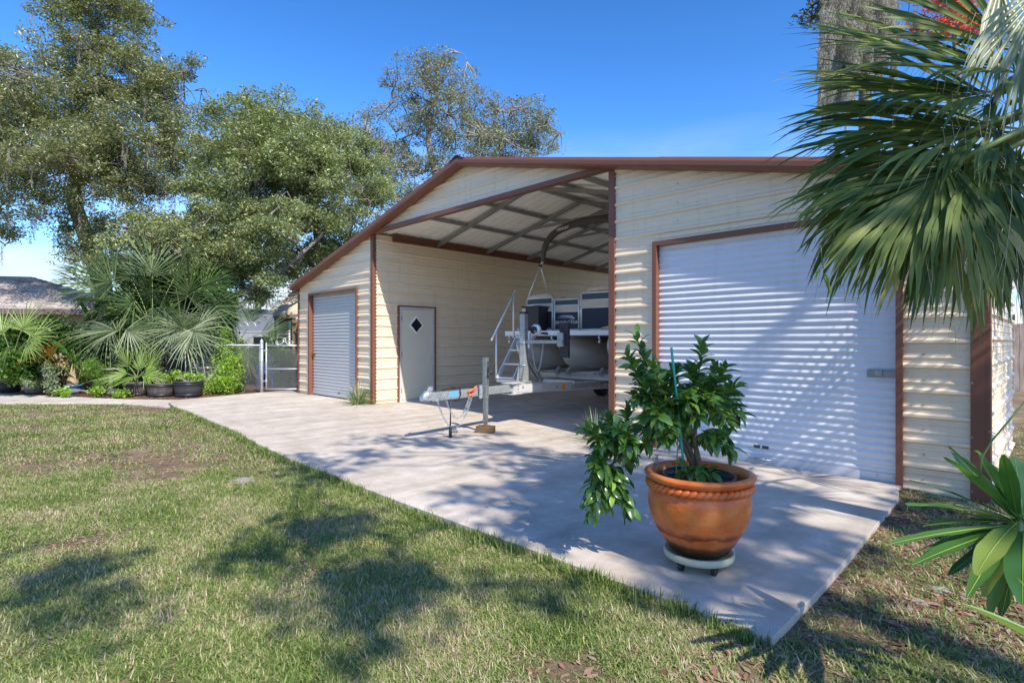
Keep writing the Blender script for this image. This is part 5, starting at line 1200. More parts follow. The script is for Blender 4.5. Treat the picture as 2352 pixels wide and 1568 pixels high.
# palms
def fr(x, y, Z, len_px, ax, nm, droop=.35, nseg=26, spread=165): return (W(x, y, Z), len_px*Z/F, droop, D3(*ax), D3(*nm), nseg, spread)
Zp = 15.2
fan_palm('fan_palm', 'largest fan palm of the bed, its dark fans standing above all the other plants', gz(345, 890, -.02)+FV*1.0, W(350, 760, Zp), [
    fr(345, 678, Zp-.7, 78, (.05, -1, -.1), (0, -.15, -1), .06, 34, 300), fr(432, 680, Zp-.5, 80, (.2, -.9, -.1), (.1, -.2, -1), .12, 34, 280),
    fr(262, 650, Zp, 105, (-1, -.55, .1), (-.2, -.6, -1), .22), fr(235, 640, Zp+.3, 90, (-1, -.35, .2), (0, -.8, -.8), .15), fr(225, 668, Zp, 85, (-1, -.1, 0), (0, -.8, -.8), .2), fr(255, 690, Zp-.2, 90, (-1, .2, 0), (0, -.8, -.8), .3), fr(300, 640, Zp+.2, 85, (-.5, -1, .2), (0, -.3, -1), .15),
    fr(350, 635, Zp+.3, 80, (0, -1, .2), (.1, -.2, -1), .12), fr(400, 640, Zp+.3, 75, (.35, -1, .1), (0, -.2, -1), .15), fr(465, 660, Zp, 75, (1, -.4, 0), (0, -.5, -1), .3),
    fr(480, 700, Zp, 80, (1, .2, 0), (.1, -.7, -.8), .5), fr(300, 720, Zp-.3, 95, (-1, .35, -.2), (0, -.9, -.6), .5), fr(420, 725, Zp-.5, 80, (.6, .8, -.2), (0, -.4, -1), .55), fr(380, 705, Zp-.4, 70, (-.1, 1, -.3), (0, -.2, -1), .5), fr(310, 690, Zp-.2, 85, (-.8, .2, -.2), (0, -.6, -.9), .4),
    fr(340, 740, Zp-.3, 80, (-.3, 1, -.2), (0, -.2, -1), .5), fr(455, 745, Zp, 80, (.7, .7, 0), (0, -.3, -1), .6)], nseg=26, seed=3, trunk_r=.12, width=.034)
fan_palm('fan_palm', 'pale silvery fan palm with long drooping leaf tips, right of centre in the bed', gz(432, 895, -.02)+FV*.3, W(432, 770, 14.6), [
    fr(425, 752, 14.3, 90, (.1, -.3, -1), (0, -1, -.45), .95, 34, 330), fr(410, 750, 14.3, 85, (-.6, .7, -.4), (0, -.6, -.8), .9, 30, 210), fr(440, 755, 14.2, 85, (.7, .75, -.4), (0, -.6, -.8), .9, 30, 200), fr(425, 765, 14.1, 80, (0, 1, -.4), (0, -.2, -1), .7, 26, 150), fr(455, 745, 14.5, 60, (1, -.5, 0), (0, -.6, -.9), .7, 20)], M_PALMD, width=.026, seed=4, trunk_r=.06)
fan_palm('fan_palm', 'silvery palm leaves arching low over the middle of the bed', gz(262, 893, -.02)+FV*.4, W(275, 800, 14.4), [
    fr(275, 757, 14.3, 110, (-1, .1, -.1), (0, -.9, -.6), .75, 30, 190), fr(255, 752, 14.3, 90, (-.5, .8, -.2), (0, -.4, -1), .6, 30, 150), fr(290, 757, 14.3, 80, (.8, .5, -.1), (0, -.5, -1), .7, 26, 160)], M_PALMD, width=.024, seed=5, trunk_r=.05)
fan_palm('fan_palm', 'bright green fan palm at the far left edge of the picture', b0+FV*.1+UZ*.2, W(28, 830, 13.6), [
    fr(50, 758, 13.4, 62, (-.1, -1, 0), (0, -.1, -1), .10, 28, 200), fr(8, 765, 13.5, 65, (-.8, -.6, 0), (0, -.3, -1), .2, 26), fr(68, 778, 13.5, 62, (.8, -.5, 0), (0, -.4, -1), .3, 24), fr(20, 795, 13.2, 60, (-.5, .6, -.2), (0, -.6, -.8), .5, 22), fr(60, 792, 13.2, 58, (.8, .3, -.2), (0, -.6, -.8), .5, 22)], M_PALMB, width=.026, seed=6, trunk_r=.04)
fan_palm('fan_palm', 'small yellow-green fan palm growing in the leftmost half barrel', b1+UZ*.25, b1+UZ*.42, [
    fr(297, 842, 13.9, 66, (-.5, -.9, 0), (.1, -.1, -1), .06, 22, 120), fr(318, 850, 13.9, 52, (0, -1, .1), (0, -.1, -1), .06, 20, 130), fr(338, 848, 14.0, 60, (.7, -.7, .1), (0, -.2, -1), .12, 22, 130), fr(293, 858, 13.7, 62, (-1, .15, -.2), (0, -.7, -.8), .35, 22, 120), fr(330, 862, 13.7, 55, (1, 0, -.3), (0, -.6, -.8), .3, 20, 130), fr(310, 865, 13.5, 50, (-.4, .3, -1), (0, -1, -.3), .3, 20, 170)], M_PALMB, width=.026, seed=7, trunk_r=.03)
fan_palm('fan_palm', 'dark spiky fan palm behind the chain-link fence', gz(545, 895, -.02)+FV*1.6, W(545, 800, 17), [
    fr(575, 745, 17, 75, (.6, -1, .1), (0, -.1, -1), .08, 22, 100), fr(600, 765, 17, 75, (1, -.05, .1), (0, -.6, -.9), .2, 26, 130), fr(530, 760, 17, 62, (-.2, -1, .1), (0, -.1, -1), .06, 20, 110), fr(515, 790, 17, 60, (-.7, .6, 0), (0, -.4, -1), .4, 20), fr(560, 800, 16.6, 65, (.4, 1, -.1), (0, -.3, -1), .4, 24)], M_PALM, width=.03, seed=8, trunk_r=.08)
# broad-leaved, strap-leaved and bushy plants
M_BRT = leafmat('bright_leaves', [(.17, .28, .03), (.25, .39, .055), (.35, .50, .09), (.44, .56, .16)], .5, .35, spec=.3)
M_MID = leafmat('mid_leaves', [(.045, .10, .02), (.08, .17, .03), (.13, .25, .045), (.20, .32, .08)], .4, .3)
M_SLV = leafmat('silver_leaves', [(.16, .21, .11), (.25, .30, .18), (.36, .40, .28)], .6, .2)
M_CROT = leafmat('croton_leaves', [(.10, .16, .025), (.36, .30, .03), (.45, .20, .04), (.22, .06, .03), (.13, .20, .03)], .35, .35, tcol=(1.4, 1.1, .6))
M_DRKL = leafmat('dark_glossy_leaves', [(.018, .05, .015), (.03, .08, .02), (.055, .12, .03)], .25, .2, spec=.7)
def ell(x, y, Z, rx, ry): k = Z/F; return (W(x, y, Z)[:], (rx*k, rx*k*.8, ry*k))
bush('green_bush', 'bright light-green feathery bush right of the half barrels, beside the fence', 'bush', gz(520, 903), [ell(520, 850, 14.4, 42, 45), ell(505, 880, 14.2, 45, 26), ell(535, 830, 14.6, 22, 26), ell(512, 785, 14.8, 24, 28), ell(548, 800, 14.7, 14, 22), ell(530, 885, 14.1, 22, 18), ell(475, 890, 14.2, 26, 16)], 190, 34, .055, M_BRT, 41, spread=.13)
bush('barrel_vine', 'light green vine sprawling over the middle half barrel', 'vine', b2+UZ*.25, [ell(352, 868, 13.8, 24, 13), ell(380, 872, 13.8, 20, 10), ell(345, 850, 13.8, 10, 12)], 50, 40, .05, M_BRT, 42, spread=.06)
bush('barrel_vine', 'light green vine in the right half barrel, reaching towards the bush', 'vine', b3+UZ*.3, [ell(425, 865, 13.8, 32, 10), ell(405, 858, 13.8, 12, 12), ell(455, 870, 13.8, 16, 10)], 60, 40, .05, M_BRT, 43, spread=.06)
bush('leafy_shrub', 'mid-green leafy shrub at the far left, under the bright fan palm', 'shrub', b0+UZ*.1, [ell(20, 850, 13.5, 38, 40), ell(55, 830, 13.9, 30, 40), ell(-10, 820, 13.8, 30, 40), ell(70, 870, 13.5, 24, 14)], 130, 44, .085, M_MID, 44, spread=.12, aspect=.6)
bush('dark_shrub', 'dark glossy shrub in the pale stone pot', 'shrub', bw+UZ*.3, [ell(88, 850, 13.7, 34, 16), ell(105, 835, 13.9, 26, 18)], 50, 30, .10, M_DRKL, 45, spread=.1, aspect=.45)
bush('silver_herb', 'silver-leafed herb trailing between the stone pot and the blue pot', 'herb', gz(120, 903), [ell(118, 880, 13.3, 14, 26), ell(112, 850, 13.4, 16, 16), ell(62, 882, 13.2, 16, 12), ell(128, 900, 13.2, 10, 10)], 60, 34, .06, M_SLV, 46, spread=.06, aspect=.4)
bush('fern', 'light green fern fronds beside the birdbath', 'fern', gz(215, 900), [ell(212, 850, 13.9, 26, 26), ell(235, 862, 13.8, 18, 20), ell(225, 885, 13.6, 14, 10)], 60, 46, .05, leafmat('fern_leaves', [(.10, .20, .03), (.17, .30, .05), (.24, .38, .08)], .5, .35), 47, spread=.09, aspect=.3)
bush('ground_creeper', 'low green creeper along the edge of the walkway', 'creeper', gz(225, 907), [ell(222, 898, 13.2, 20, 7), ell(280, 903, 13.3, 24, 6), ell(148, 900, 13.2, 10, 8), ell(135, 897, 13.4, 18, 8)], 40, 30, .07, M_BRT, 48, spread=.07, aspect=.7)
bush('hedge_plants', 'dense mixed green plants filling the back of the bed', 'shrubs', gz(250, 880)+FV*1.2, [ell(120, 770, 16.2, 60, 45), ell(210, 800, 16.2, 70, 45), ell(310, 800, 16.4, 70, 50), ell(400, 810, 16.6, 60, 45), ell(470, 800, 16.8, 50, 45), ell(40, 780, 16, 50, 40), ell(170, 860, 15.4, 60, 30), ell(300, 860, 15.6, 60, 30), ell(500, 740, 17, 36, 34), ell(370, 750, 16.8, 60, 30)], 420, 62, .11, leafmat('shade_leaves', [(.02, .045, .013), (.035, .085, .02), (.07, .14, .03), (.13, .21, .05)], .4, .25), 49, spread=.24, aspect=.5)
bush('tall_hedge', 'tall dark mass of shrubs behind the fan palms, under the oaks', 'hedge', gz(330, 870)+FV*2.5, [ell(300, 690, 18.2, 70, 60), ell(380, 660, 18.4, 80, 70), ell(450, 690, 18.2, 60, 60), ell(340, 740, 18, 90, 50), ell(430, 750, 18, 70, 50), ell(260, 730, 18.2, 40, 50), ell(490, 760, 18, 30, 40)], 330, 80, .13, MATS['shade_leaves'], 52, spread=.32, aspect=.45)
bush('fence_shrubs', 'low dark shrubs behind the chain-link fence and the blue chair', 'shrubs', gz(560, 880)+FV*2.0, [ell(530, 830, 17.5, 40, 50), ell(580, 835, 17.5, 30, 40), ell(600, 865, 17.8, 30, 20), ell(650, 845, 16.4, 34, 40), ell(630, 820, 18.6, 16, 50)], 210, 60, .11, MATS['shade_leaves'], 53, spread=.2, aspect=.45)
bush('tall_glossy_shrub', 'tall dark glossy-leafed shrub right of the large fan palm', 'shrub', gz(500, 880)+FV*1.5, [ell(500, 690, 16.5, 34, 60), ell(520, 720, 16.5, 30, 50), ell(470, 640, 17, 50, 24)], 110, 46, .15, leafmat('glossy_leaves', [(.03, .07, .015), (.05, .12, .025), (.12, .24, .04)], .25, .25, spec=.7), 50, spread=.2, aspect=.35)
def leafplant(name, label, cat, base, items, material, stalk_r=.008, st=7):
    """items: (x, y, Z, length px, width px, axis, droop, shape)"""
    t = thing(name, label, cat, base); m = MB()
    for (x, y, Z, L_, w_, ax, dr, shp) in items:
        p = W(x, y, Z); mid = (Vector(base)+p)/2+UZ*.05; m.tube([Vector(base), mid, p], stalk_r, 5)
        ls = LeafSet(); ls.add(*strap(p, D3(*ax), L_*Z/F, w_*Z/F, dr, st, shp, .12)); ls.build('leaf', material, t)
    m.build('stalks', M_STALK, t); return t
leafplant('croton', 'croton with narrow yellow, red and green leaves left of the big paddle leaf', 'shrub', gz(125, 895)+FV*.3,
          [(110+rgl.normal()*12, 825+rgl.normal()*8, 14+.3*rgl.normal(), 62, 8, (cos(a), sin(a), rgl.normal()*.3), .15, 'oval') for a in np.linspace(pi*.75, pi*2.05, 30)], M_CROT)
leafplant('banana_plant', 'plant with one big shiny dark paddle leaf above the croton', 'plant', gz(160, 895)+FV*.3,
          [(152, 810, 13.9, 66, 26, (-1, -.75, 0), .15, 'oval'), (150, 815, 14.1, 50, 18, (.7, -.9, 0), .3, 'oval'), (185, 800, 14.4, 55, 14, (.2, -1, 0), .1, 'oval'), (240, 790, 14.6, 40, 16, (-.4, -1, 0), .1, 'oval'), (208, 735, 16, 60, 16, (-.6, -1, 0), .05, 'oval'), (215, 740, 16, 55, 14, (.3, -1, 0), .05, 'oval')], leafmat('paddle_leaves', [(.03, .10, .02), (.05, .15, .03), (.10, .22, .05)], .2, .25, spec=.8))
t = thing('pachypodium', 'swollen orange-brown trunk with long narrow leaves, in the blue glazed pot', 'plant', bb+UZ*.15); m = MB()
k = s_; q = bb+UZ*20*k; m.tube([q, q+UZ*10*k+RV*-1*k, q+UZ*28*k+RV*1*k, q+UZ*48*k+RV*3*k], [13*k, 11*k, 7*k, 4*k], 10); m.build('trunk', mat('pink_bark', (.42, .23, .14), .7, 0, .2, 30, col2=(.30, .30, .14), stretch=(6, 6, 1)), t)
ls = clump(q+UZ*48*k+RV*3*k, 46, .42, .045, np.random.default_rng(9), (.1, 2.0), .8, 6, 'oval', .03); ls.build('leaves', M_MID, t, kind='stuff')
bv = gz(470, 880)+FV*.2
# variegated grass clumps beside the barn walls
M_VAR = leafmat('variegated_grass', [(.10, .17, .06), (.24, .29, .15), (.48, .50, .36), (.12, .20, .07)], .5, .3)
for i, (b, lb, n_) in enumerate(((G(822, 928), 'variegated grass clump growing beside the small roller door', 190), (Vector((-4.42, 6.02, 0)), 'variegated grass clump at the foot of the right-hand bay post', 80))):
    t = thing('grass_clump', lb, 'grass clump', b); ls = clump(b, n_, .46 if i == 0 else .40, .017, np.random.default_rng(60+i), (.05, 1.45), 1.1, 6, 'strap', .10); ls.build('blades', M_VAR, t, kind='stuff')
m = MB(); m.lathe([(.22, -.01), (.2, .012), (.0, .02)], 16, G(828, 924)); o = m.build('soil_patch', mat('potting_soil', (.05, .035, .022)), None); o['kind'] = 'structure'
# ------------------------------------------------------------------ terracotta pot, its caddy and the shrub
PB = Vector((-1.545, 3.13, 0))
def terracotta():
    m, t, p = newmat('terracotta'); l = t.links.new; p.inputs['Roughness'].default_value = .33
    g = t.nodes.new('ShaderNodeNewGeometry')
    def noise(sc, d=8, ro=.6, st=(1, 1, 1)):
        mp_ = t.nodes.new('ShaderNodeMapping'); mp_.inputs['Scale'].default_value = st; l(g.outputs['Position'], mp_.inputs[0])
        n = t.nodes.new('ShaderNodeTexNoise'); n.inputs['Scale'].default_value = sc; n.inputs['Detail'].default_value = d; n.inputs['Roughness'].default_value = ro; l(mp_.outputs[0], n.inputs['Vector']); return n.outputs['Fac']
    def ramp(s, stops):
        r = t.nodes.new('ShaderNodeValToRGB'); e = r.color_ramp.elements
        while len(e) < len(stops): e.new(.5)
        for k, (ps, c) in zip(e, stops): k.position = ps; k.color = (*c, 1)
        l(s, r.inputs['Fac']); return r.outputs[0]
    base = ramp(noise(5, 9, .6, (1, 1, 1.6)), [(.30, (.50, .105, .02)), (.5, (.74, .17, .035)), (.72, (.78, .28, .09))])
    sep_ = t.nodes.new('ShaderNodeSeparateXYZ'); l(g.outputs['Position'], sep_.inputs[0])
    ad = t.nodes.new('ShaderNodeMath'); ad.operation = 'MULTIPLY_ADD'; ad.inputs[1].default_value = .11; l(noise(9, 8, .65, (1, 1, 2.5)), ad.inputs[0]); l(sep_.outputs['Z'], ad.inputs[2])
    st = ramp(ad.outputs[0], [(.17, (.05, .07, .03)), (.215, (.22, .24, .12)), (.238, (.85, .9, .6)), (.268, (.95, .85, .6)), (.285, (.34, .20, .10)), (.325, (1, 1, .95)), (1, (1, 1, 1))])
    mx_ = t.nodes.new('ShaderNodeMixRGB'); mx_.blend_type = 'MULTIPLY'; mx_.inputs['Fac'].default_value = 1; l(base, mx_.inputs['Color1']); l(st, mx_.inputs['Color2'])
    ch = ramp(noise(7, 4, .5), [(.775, (0, 0, 0)), (.79, (1, 1, 1))])
    m2 = t.nodes.new('ShaderNodeMixRGB'); l(ch, m2.inputs['Fac']); l(mx_.outputs[0], m2.inputs['Color1']); m2.inputs['Color2'].default_value = (.50, .33, .17, 1)
    l(m2.outputs[0], p.inputs['Base Color'])
    b = t.nodes.new('ShaderNodeBump'); b.inputs['Strength'].default_value = .5; b.inputs['Distance'].default_value = .012; l(noise(14, 8, .6, (1, 1, 1.5)), b.inputs['Height'])
    b2 = t.nodes.new('ShaderNodeBump'); b2.inputs['Strength'].default_value = .4; b2.inputs['Distance'].default_value = .003; l(noise(120, 5, .6), b2.inputs['Height']); l(b.outputs[0], b2.inputs['Normal'])
    l(b2.outputs[0], p.inputs['Normal']); return m
M_TER = terracotta()
pot = thing('terracotta_pot', 'big round terracotta pot with rope band below its rim, before the large roller door', 'pot', PB)
m = MB(); prof = [(0, .10), (.165, .10), (.182, .115), (.208, .155), (.250, .215), (.284, .28), (.303, .35), (.307, .41), (.300, .45), (.287, .475), (.280, .495), (.288, .512), (.318, .528), (.330, .545), (.330, .556), (.318, .566), (.300, .568), (.287, .556), (.276, .53), (.270, .48), (.285, .42), (.27, .35), (.15, .14)]
prof = [(r*.965, z) for r, z in prof]; m.lathe(prof, 72, PB); me = m.mesh(); rp = np.random.default_rng(4)
from mathutils import noise as mn
for v in me.vertices:
    d = Vector((v.co.x-PB.x, v.co.y-PB.y, 0)); k = mn.noise(v.co*6)*.006+mn.noise(v.co*22)*.0018; v.co += d.normalized()*k if d.length > .05 else Vector()
link('pot_body', me, M_TER, pot)
m = MB(); NR = 46
for i in range(NR):
    a0 = 2*pi*i/NR; pts = []; 
    for j in range(6):
        u = j/5-.5; a = a0+u*.21; pts.append(PB+Vector(((.286+.010*cos(u*pi))*cos(a), (.286+.010*cos(u*pi))*sin(a), .492+u*.034)))
    m.tube(pts, [.006, .0165, .019, .019, .0165, .006], 8)
m.build('rope_band', M_TER, pot)
m = MB(); m.lathe([(.20, .50), (.205, .545), (.212, .545), (.214, .50), (.21, .44)], 36, PB); m.lathe([(.206, .495), (.10, .50), (0, .505)], 30, PB); ip = m.build('inner_pot', M_BLKP, pot)
m = MB(); m.lathe([(.205, .505), (.10, .512), (0, .516)], 24, PB); m.build('soil', mat('potting_soil', (.05, .035, .022)), ip)
cd_ = thing('plant_caddy', 'round cream plant caddy on black casters under the terracotta pot', 'plant caddy', PB)
m = MB(); m.lathe([(0, .055), (.19, .055), (.20, .06), (.204, .075), (.202, .098), (.192, .100), (.18, .088), (0, .086)], 48, PB); m.build('tray', mat('cream_plastic', (.50, .48, .33), .5, 0, .12, 12), cd_)
for i in range(5):
    a = -pi/4+.25+2*pi*i/5; c = PB+Vector((.155*cos(a), .155*sin(a), 0)); m = MB(); m.tube([c+Vector((-.012, 0, .026)), c+Vector((.012, 0, .026))], .026, 14); m.box((c.x, c.y, .046), (.034, .04, .022), rz=a); m.build('caster', M_BLK, cd_, bevel=.002)
# shrub: stems traced to their tips, whorls of pointed oval leaves
sh_ = thing('potted_shrub', 'glossy green broad-leafed shrub in the terracotta pot, leaning and trailing to the left', 'shrub', PB+Vector((0, 0, .5)))
M_SHR = leafmat('shrub_leaves', [(.04, .11, .025), (.07, .16, .035), (.11, .23, .05), (.16, .30, .06), (.32, .48, .09)], .25, .28, pos=[0, .35, .65, .88, 1], spec=.6)
ZPOT = (PB.y-PB.x)/sqrt(2)
targets = [(1462, 768, 0), (1440, 815, .1), (1500, 835, -.1), (1530, 865, .05), (1612, 788, 0), (1648, 850, .1), (1590, 850, -.05), (1668, 845, -.1), (1640, 905, -.1), (1690, 930, .1), (1560, 900, .15), (1675, 985, -.1), (1600, 960, -.2), (1545, 935, -.15), (1500, 920, .1),
           (1350, 985, 0), (1395, 955, .1), (1440, 945, 0), (1385, 1010, -.1), (1440, 1020, -.15), (1480, 985, -.1), (1350, 1150, 0), (1375, 1110, .1), (1410, 1140, -.05), (1445, 1180, 0), (1360, 1185, -.05), (1400, 1080, 0), (1525, 1010, -.15), (1580, 1020, .2), (1640, 1020, .05), (1680, 1035, 0), (1480, 890, -.1), (1365, 1050, .05), (1620, 870, .15), (1425, 990, .15), (1470, 870, .1), (1568, 985, 0), (1655, 960, .15), (1500, 880, .15), (1460, 915, -.05), (1550, 850, 0), (1420, 985, -.15), (1480, 1025, .05), (1380, 985, .15), (1445, 1060, .1), (1575, 930, -.2), (1630, 930, -.2), (1690, 890, 0), (1700, 960, .05), (1560, 960, .2), (1390, 1165, .1), (1420, 1110, .12), (1370, 1075, -.1), (1540, 1000, -.22), (1510, 960, -.2), (1650, 1010, -.18)]
inner = [(1575, 1085, -.12), (1610, 1075, -.15), (1640, 1085, -.05), (1590, 1095, -.18), (1560, 1065, -.1)]
rs_ = np.random.default_rng(77); stem = MB(); tips = []
root = PB+Vector((-.01, .02, .51)); knee = W(1595, 1010, ZPOT-.02); kneeL = W(1440, 1040, ZPOT); kneeR = W(1600, 930, ZPOT); kneeC = W(1530, 950, ZPOT)
kneeLL = W(1400, 1070, ZPOT)
stem.tube([root, root.lerp(knee, .5)+Vector((.01, 0, 0)), knee, kneeR], [.022, .019, .014, .009], 8); stem.tube([root, knee+Vector((-.03, 0, -.05)), kneeC], [.018, .013, .008], 7)
stem.tube([root, W(1560, 1005, ZPOT), W(1490, 1000, ZPOT), kneeL, kneeLL], [.014, .013, .010, .008, .006], 7)
for x, y, f in targets+inner:
    tip = W(x, y, ZPOT+f)
    if (x, y, f) in inner: st0 = root
    elif y > 1060 and x < 1500: st0 = kneeLL
    elif x < 1460 and y > 930: st0 = kneeL
    elif x < 1560: st0 = kneeC
    else: st0 = kneeR if y < 1000 else knee
    L_ = (tip-st0).length; bow = Vector((0, 0, .12*L_)) if tip.z < st0.z+.1 else Vector((0, 0, -.04*L_))
    pts = [st0.lerp(tip, i/7)+bow*sin(pi*i/7)*2+Vector(rs_.normal(size=3))*.008*L_ for i in range(8)]
    stem.tube(pts, [.006*(1-.7*i/7) for i in range(8)], 5); tips.append(pts)
stem.build('stems', mat('shrub_stem', (.16, .12, .07), .8, 0, .3, 30), sh_)
def ovate(v):
    rg = np.random.default_rng(v); V = []; Fq = []; st = 6; p = Vector((0, 0, 0)); d = Vector((1, 0, .12)); cv = .28+.3*rg.random(); fk = .18+.2*rg.random(); yaw = rg.normal()*.08
    for k in range(st+1):
        q = k/st; w_ = .43*(sin(pi*min(.995, q**.85*.97+.01))**.8)*(1-.12*q)
        if k == st: w_ = .004
        n_ = Vector((-d.z, 0, d.x)).normalized(); s__ = Vector((0, 1, 0))
        wv = .03*sin(q*9+v)
        V += [p-s__*w_/2+n_*(w_*fk*.6+wv*w_), p, p+s__*w_/2+n_*(w_*fk*.6-wv*w_)]
        if k < st: p = p+d.normalized()/st; d = (d+Vector((0, yaw, -cv/st*2.0))).normalized()
    for k in range(st): b = 3*k; Fq += [(b, b+1, b+4, b+3), (b+1, b+2, b+5, b+4)]
    return npmesh('leaf', np.array(V), np.array(Fq), [0.0]*(2*st), smooth=True)
ov = [ovate(i) for i in range(6)]
for me in ov: me.materials.append(M_SHR)
lf = []
for ti, pts in enumerate(tips):
    n_l = 27 if ti < len(targets) else 7; dd = (pts[-1]-pts[-2]).normalized()
    for j in range(n_l):
        u = 1-.62*(j/n_l)**1.1; q = u*7; i = min(6, int(q)); p = pts[i].lerp(pts[i+1], q-i); a = j*2.4+rs_.random()*.7
        o1 = dd.orthogonal().normalized(); o2 = dd.cross(o1); out_ = o1*cos(a)+o2*sin(a)
        dirv = (out_*(.55+.5*(1-u)+.35*rs_.random())+dd*(.75*u)+Vector((0, 0, .32-.30*(pts[-1].z < .8)-.3*rs_.random()))).normalized()
        L_ = (.074+.042*rs_.random())*(.82 if j < 3 else 1)
        lf.append((p, dirv, L_))
import itertools
perm = np.random.default_rng(2).permutation(len(lf)); joinV = LeafSet()
for idx, li in enumerate(perm):
    p, d, L_ = lf[li]; s__ = Vector((0, 0, 1)).cross(d); s__ = s__.normalized() if s__.length > .1 else Vector((0, 1, 0)); n_ = d.cross(s__); roll = rs_.normal()*.45; s__, n_ = s__*cos(roll)+n_*sin(roll), n_*cos(roll)-s__*sin(roll)
    Mx = Matrix((( d.x, s__.x, n_.x), (d.y, s__.y, n_.y), (d.z, s__.z, n_.z))).to_4x4(); me = ov[idx % 6]
    if idx < 298:
        o = link('leaf', me, None, sh_); o.matrix_basis = Matrix.Translation(p-sh_.location+Vector((0, 0, 0))) @ Mx @ Matrix.Scale(L_, 4)
    else:
        vs = [p+(Mx @ (v.co*L_)) for v in me.vertices]; joinV.add(vs, [tuple(f.vertices) for f in me.polygons], [rs_.random()]*len(me.polygons))
if joinV.V: joinV.build('leaves', M_SHR, sh_, kind='stuff')
m = MB()
for i in range(5):
    a = W(1500+i*3, 1045, ZPOT); m.tube([a, a+Vector((.012*sin(i), 0, -.03)), a+Vector((.02*cos(i*2), .01, -.06)), a+Vector((.01*sin(i*3), 0, -.085))], .002, 4)
m.build('aerial_roots', mat('shrub_stem', (.16, .12, .07)), sh_)
stk = thing('plant_stake', 'thin turquoise stake leaning in the terracotta pot', 'stake', PB+Vector((0, 0, .5))); m = MB()
m.bar(W(1571, 1075, ZPOT-.03), W(1542, 798, ZPOT-.05), .011, .011); m.build('stake', mat('turquoise_stake', (.03, .42, .34), .4), stk)
m = MB(); m.tube([W(1551, 1110, ZPOT-.1), W(1556, 1040, ZPOT-.1), W(1557, 960, ZPOT-.08)], .004, 6); o = m.build('thin_cane', M_STALK, stk)
# ------------------------------------------------------------------ the palm at the right
ZP = 3.05
palm = thing('cabbage_palm', 'large fan palm at the right edge, its hanging fronds covering the corner of the barn', 'palm', Vector((1.0, 4.7, -.15)))
pc = Vector((.78, 4.45, 2.75)); m = MB(); tp = [Vector((1.0, 4.7, -.15)), Vector((.98, 4.65, .9)), Vector((.9, 4.55, 1.9)), pc]
m.tube(tp, [.19, .16, .16, .12], 16); m.build('trunk', M_FIBRE, palm)
def ffrond(x, y, Z, L_, ax, nm, droop, spread=125, nseg=40, width=.056, join=.42, mt=None, st=9, costa=.28, vary=.12):
    nseg = max(8, int(nseg*.66)); droop = droop*1.3
    hub = W(x, y, Z); mb = MB(); petiole(mb, pc, hub, .016, .05); ls = LeafSet(); rg = np.random.default_rng(int(x*7+y))
    ls.add(*fan_leaf(hub, D3(*ax), D3(*nm), L_*Z/F, nseg, spread, droop, width, join, st, rg, costa, 0, vary, split=True))
    f_ = ls.build('frond', mt or M_FP, palm); o = mb.build('stalk', M_STALK, f_); o.location = (0, 0, 0)
    # threads between the segments
    th = MB()
    for i in range(12):
        a = radians(spread)*(rg.random()-.5); d = (D3(*ax)*cos(a)+D3(*ax).cross(D3(*nm)).normalized()*sin(a)).normalized(); r0 = L_*Z/F*(.35+.4*rg.random()); p = hub+d*r0; pts = [p]
        for k in range(6): pts.append(pts[-1]+d*.03+Vector(rg.normal(size=3))*.02+Vector((0, 0, -.022*k)))
        th.tube(pts, .0011, 3, cap=False)
    o = th.build('threads', M_THR, f_, kind='stuff'); o.location = (0, 0, 0)
M_FP = leafmat('front_palm', [(.04, .075, .015), (.075, .12, .025), (.13, .18, .04), (.21, .25, .07), (.42, .38, .16)], .5, .30, pos=[0, .35, .7, .94, 1], spec=.28)
M_FP2 = leafmat('front_palm_pale', [(.16, .21, .12), (.26, .31, .18), (.40, .42, .27)], .4, .3, spec=.5)
M_THR = mat('palm_threads', (.42, .36, .24), .8)
ffrond(2345, 170, 3.05, 425, (-1, -.22, .1), (.1, -.75, -.75), .20, 118, 32)
ffrond(2350, 120, 3.2, 420, (-.85, -.75, .1), (-.2, -.4, -1), .15, 80, 26)
ffrond(2290, 290, 2.95, 400, (-1, .12, .05), (0, -.8, -.7), .30, 125, 35)
ffrond(2255, 350, 2.8, 375, (-1, .42, 0), (0, -.75, -.75), .38, 125, 35)
ffrond(2185, 380, 2.7, 330, (-.85, .62, -.05), (-.2, -.6, -.8), .45, 135, 34)
ffrond(2210, 400, 2.75, 300, (-.45, 1, -.05), (-.2, -.3, -1), .40, 120, 29)
ffrond(2290, 340, 2.95, 340, (-.25, 1, -.05), (-.1, -.25, -1), .45, 125, 31)
ffrond(2320, 390, 3.05, 290, (.0, 1, -.05), (0, -.25, -1), .40, 120, 26)
ffrond(2360, 320, 3.2, 350, (.1, 1, 0), (.2, -.2, -1), .4, 110, 23)
ffrond(2380, 300, 3.1, 440, (-.75, .65, .1), (0, -.6, -.8), .4, 120, 31)
ffrond(2310, 240, 3.35, 390, (-1, .05, .15), (0, -.6, -.9), .30, 130, 31)
ffrond(2385, -30, 2.9, 330, (-.25, 1, -.1), (0, -.3, -1), .5, 90, 30, .035, mt=M_FP2)
ffrond(2300, -60, 3.1, 260, (-.1, 1, -.1), (0, -.3, -1), .5, 50, 12, .03, mt=M_FP2)
ffrond(2190, 320, 2.85, 390, (-.9, .85, 0), (0, -.5, -.9), .62, 110, 30, .055)
ffrond(2290, 215, 3.0, 375, (-1, -.05, .1), (0, -.85, -.6), .28, 120, 30, .062)
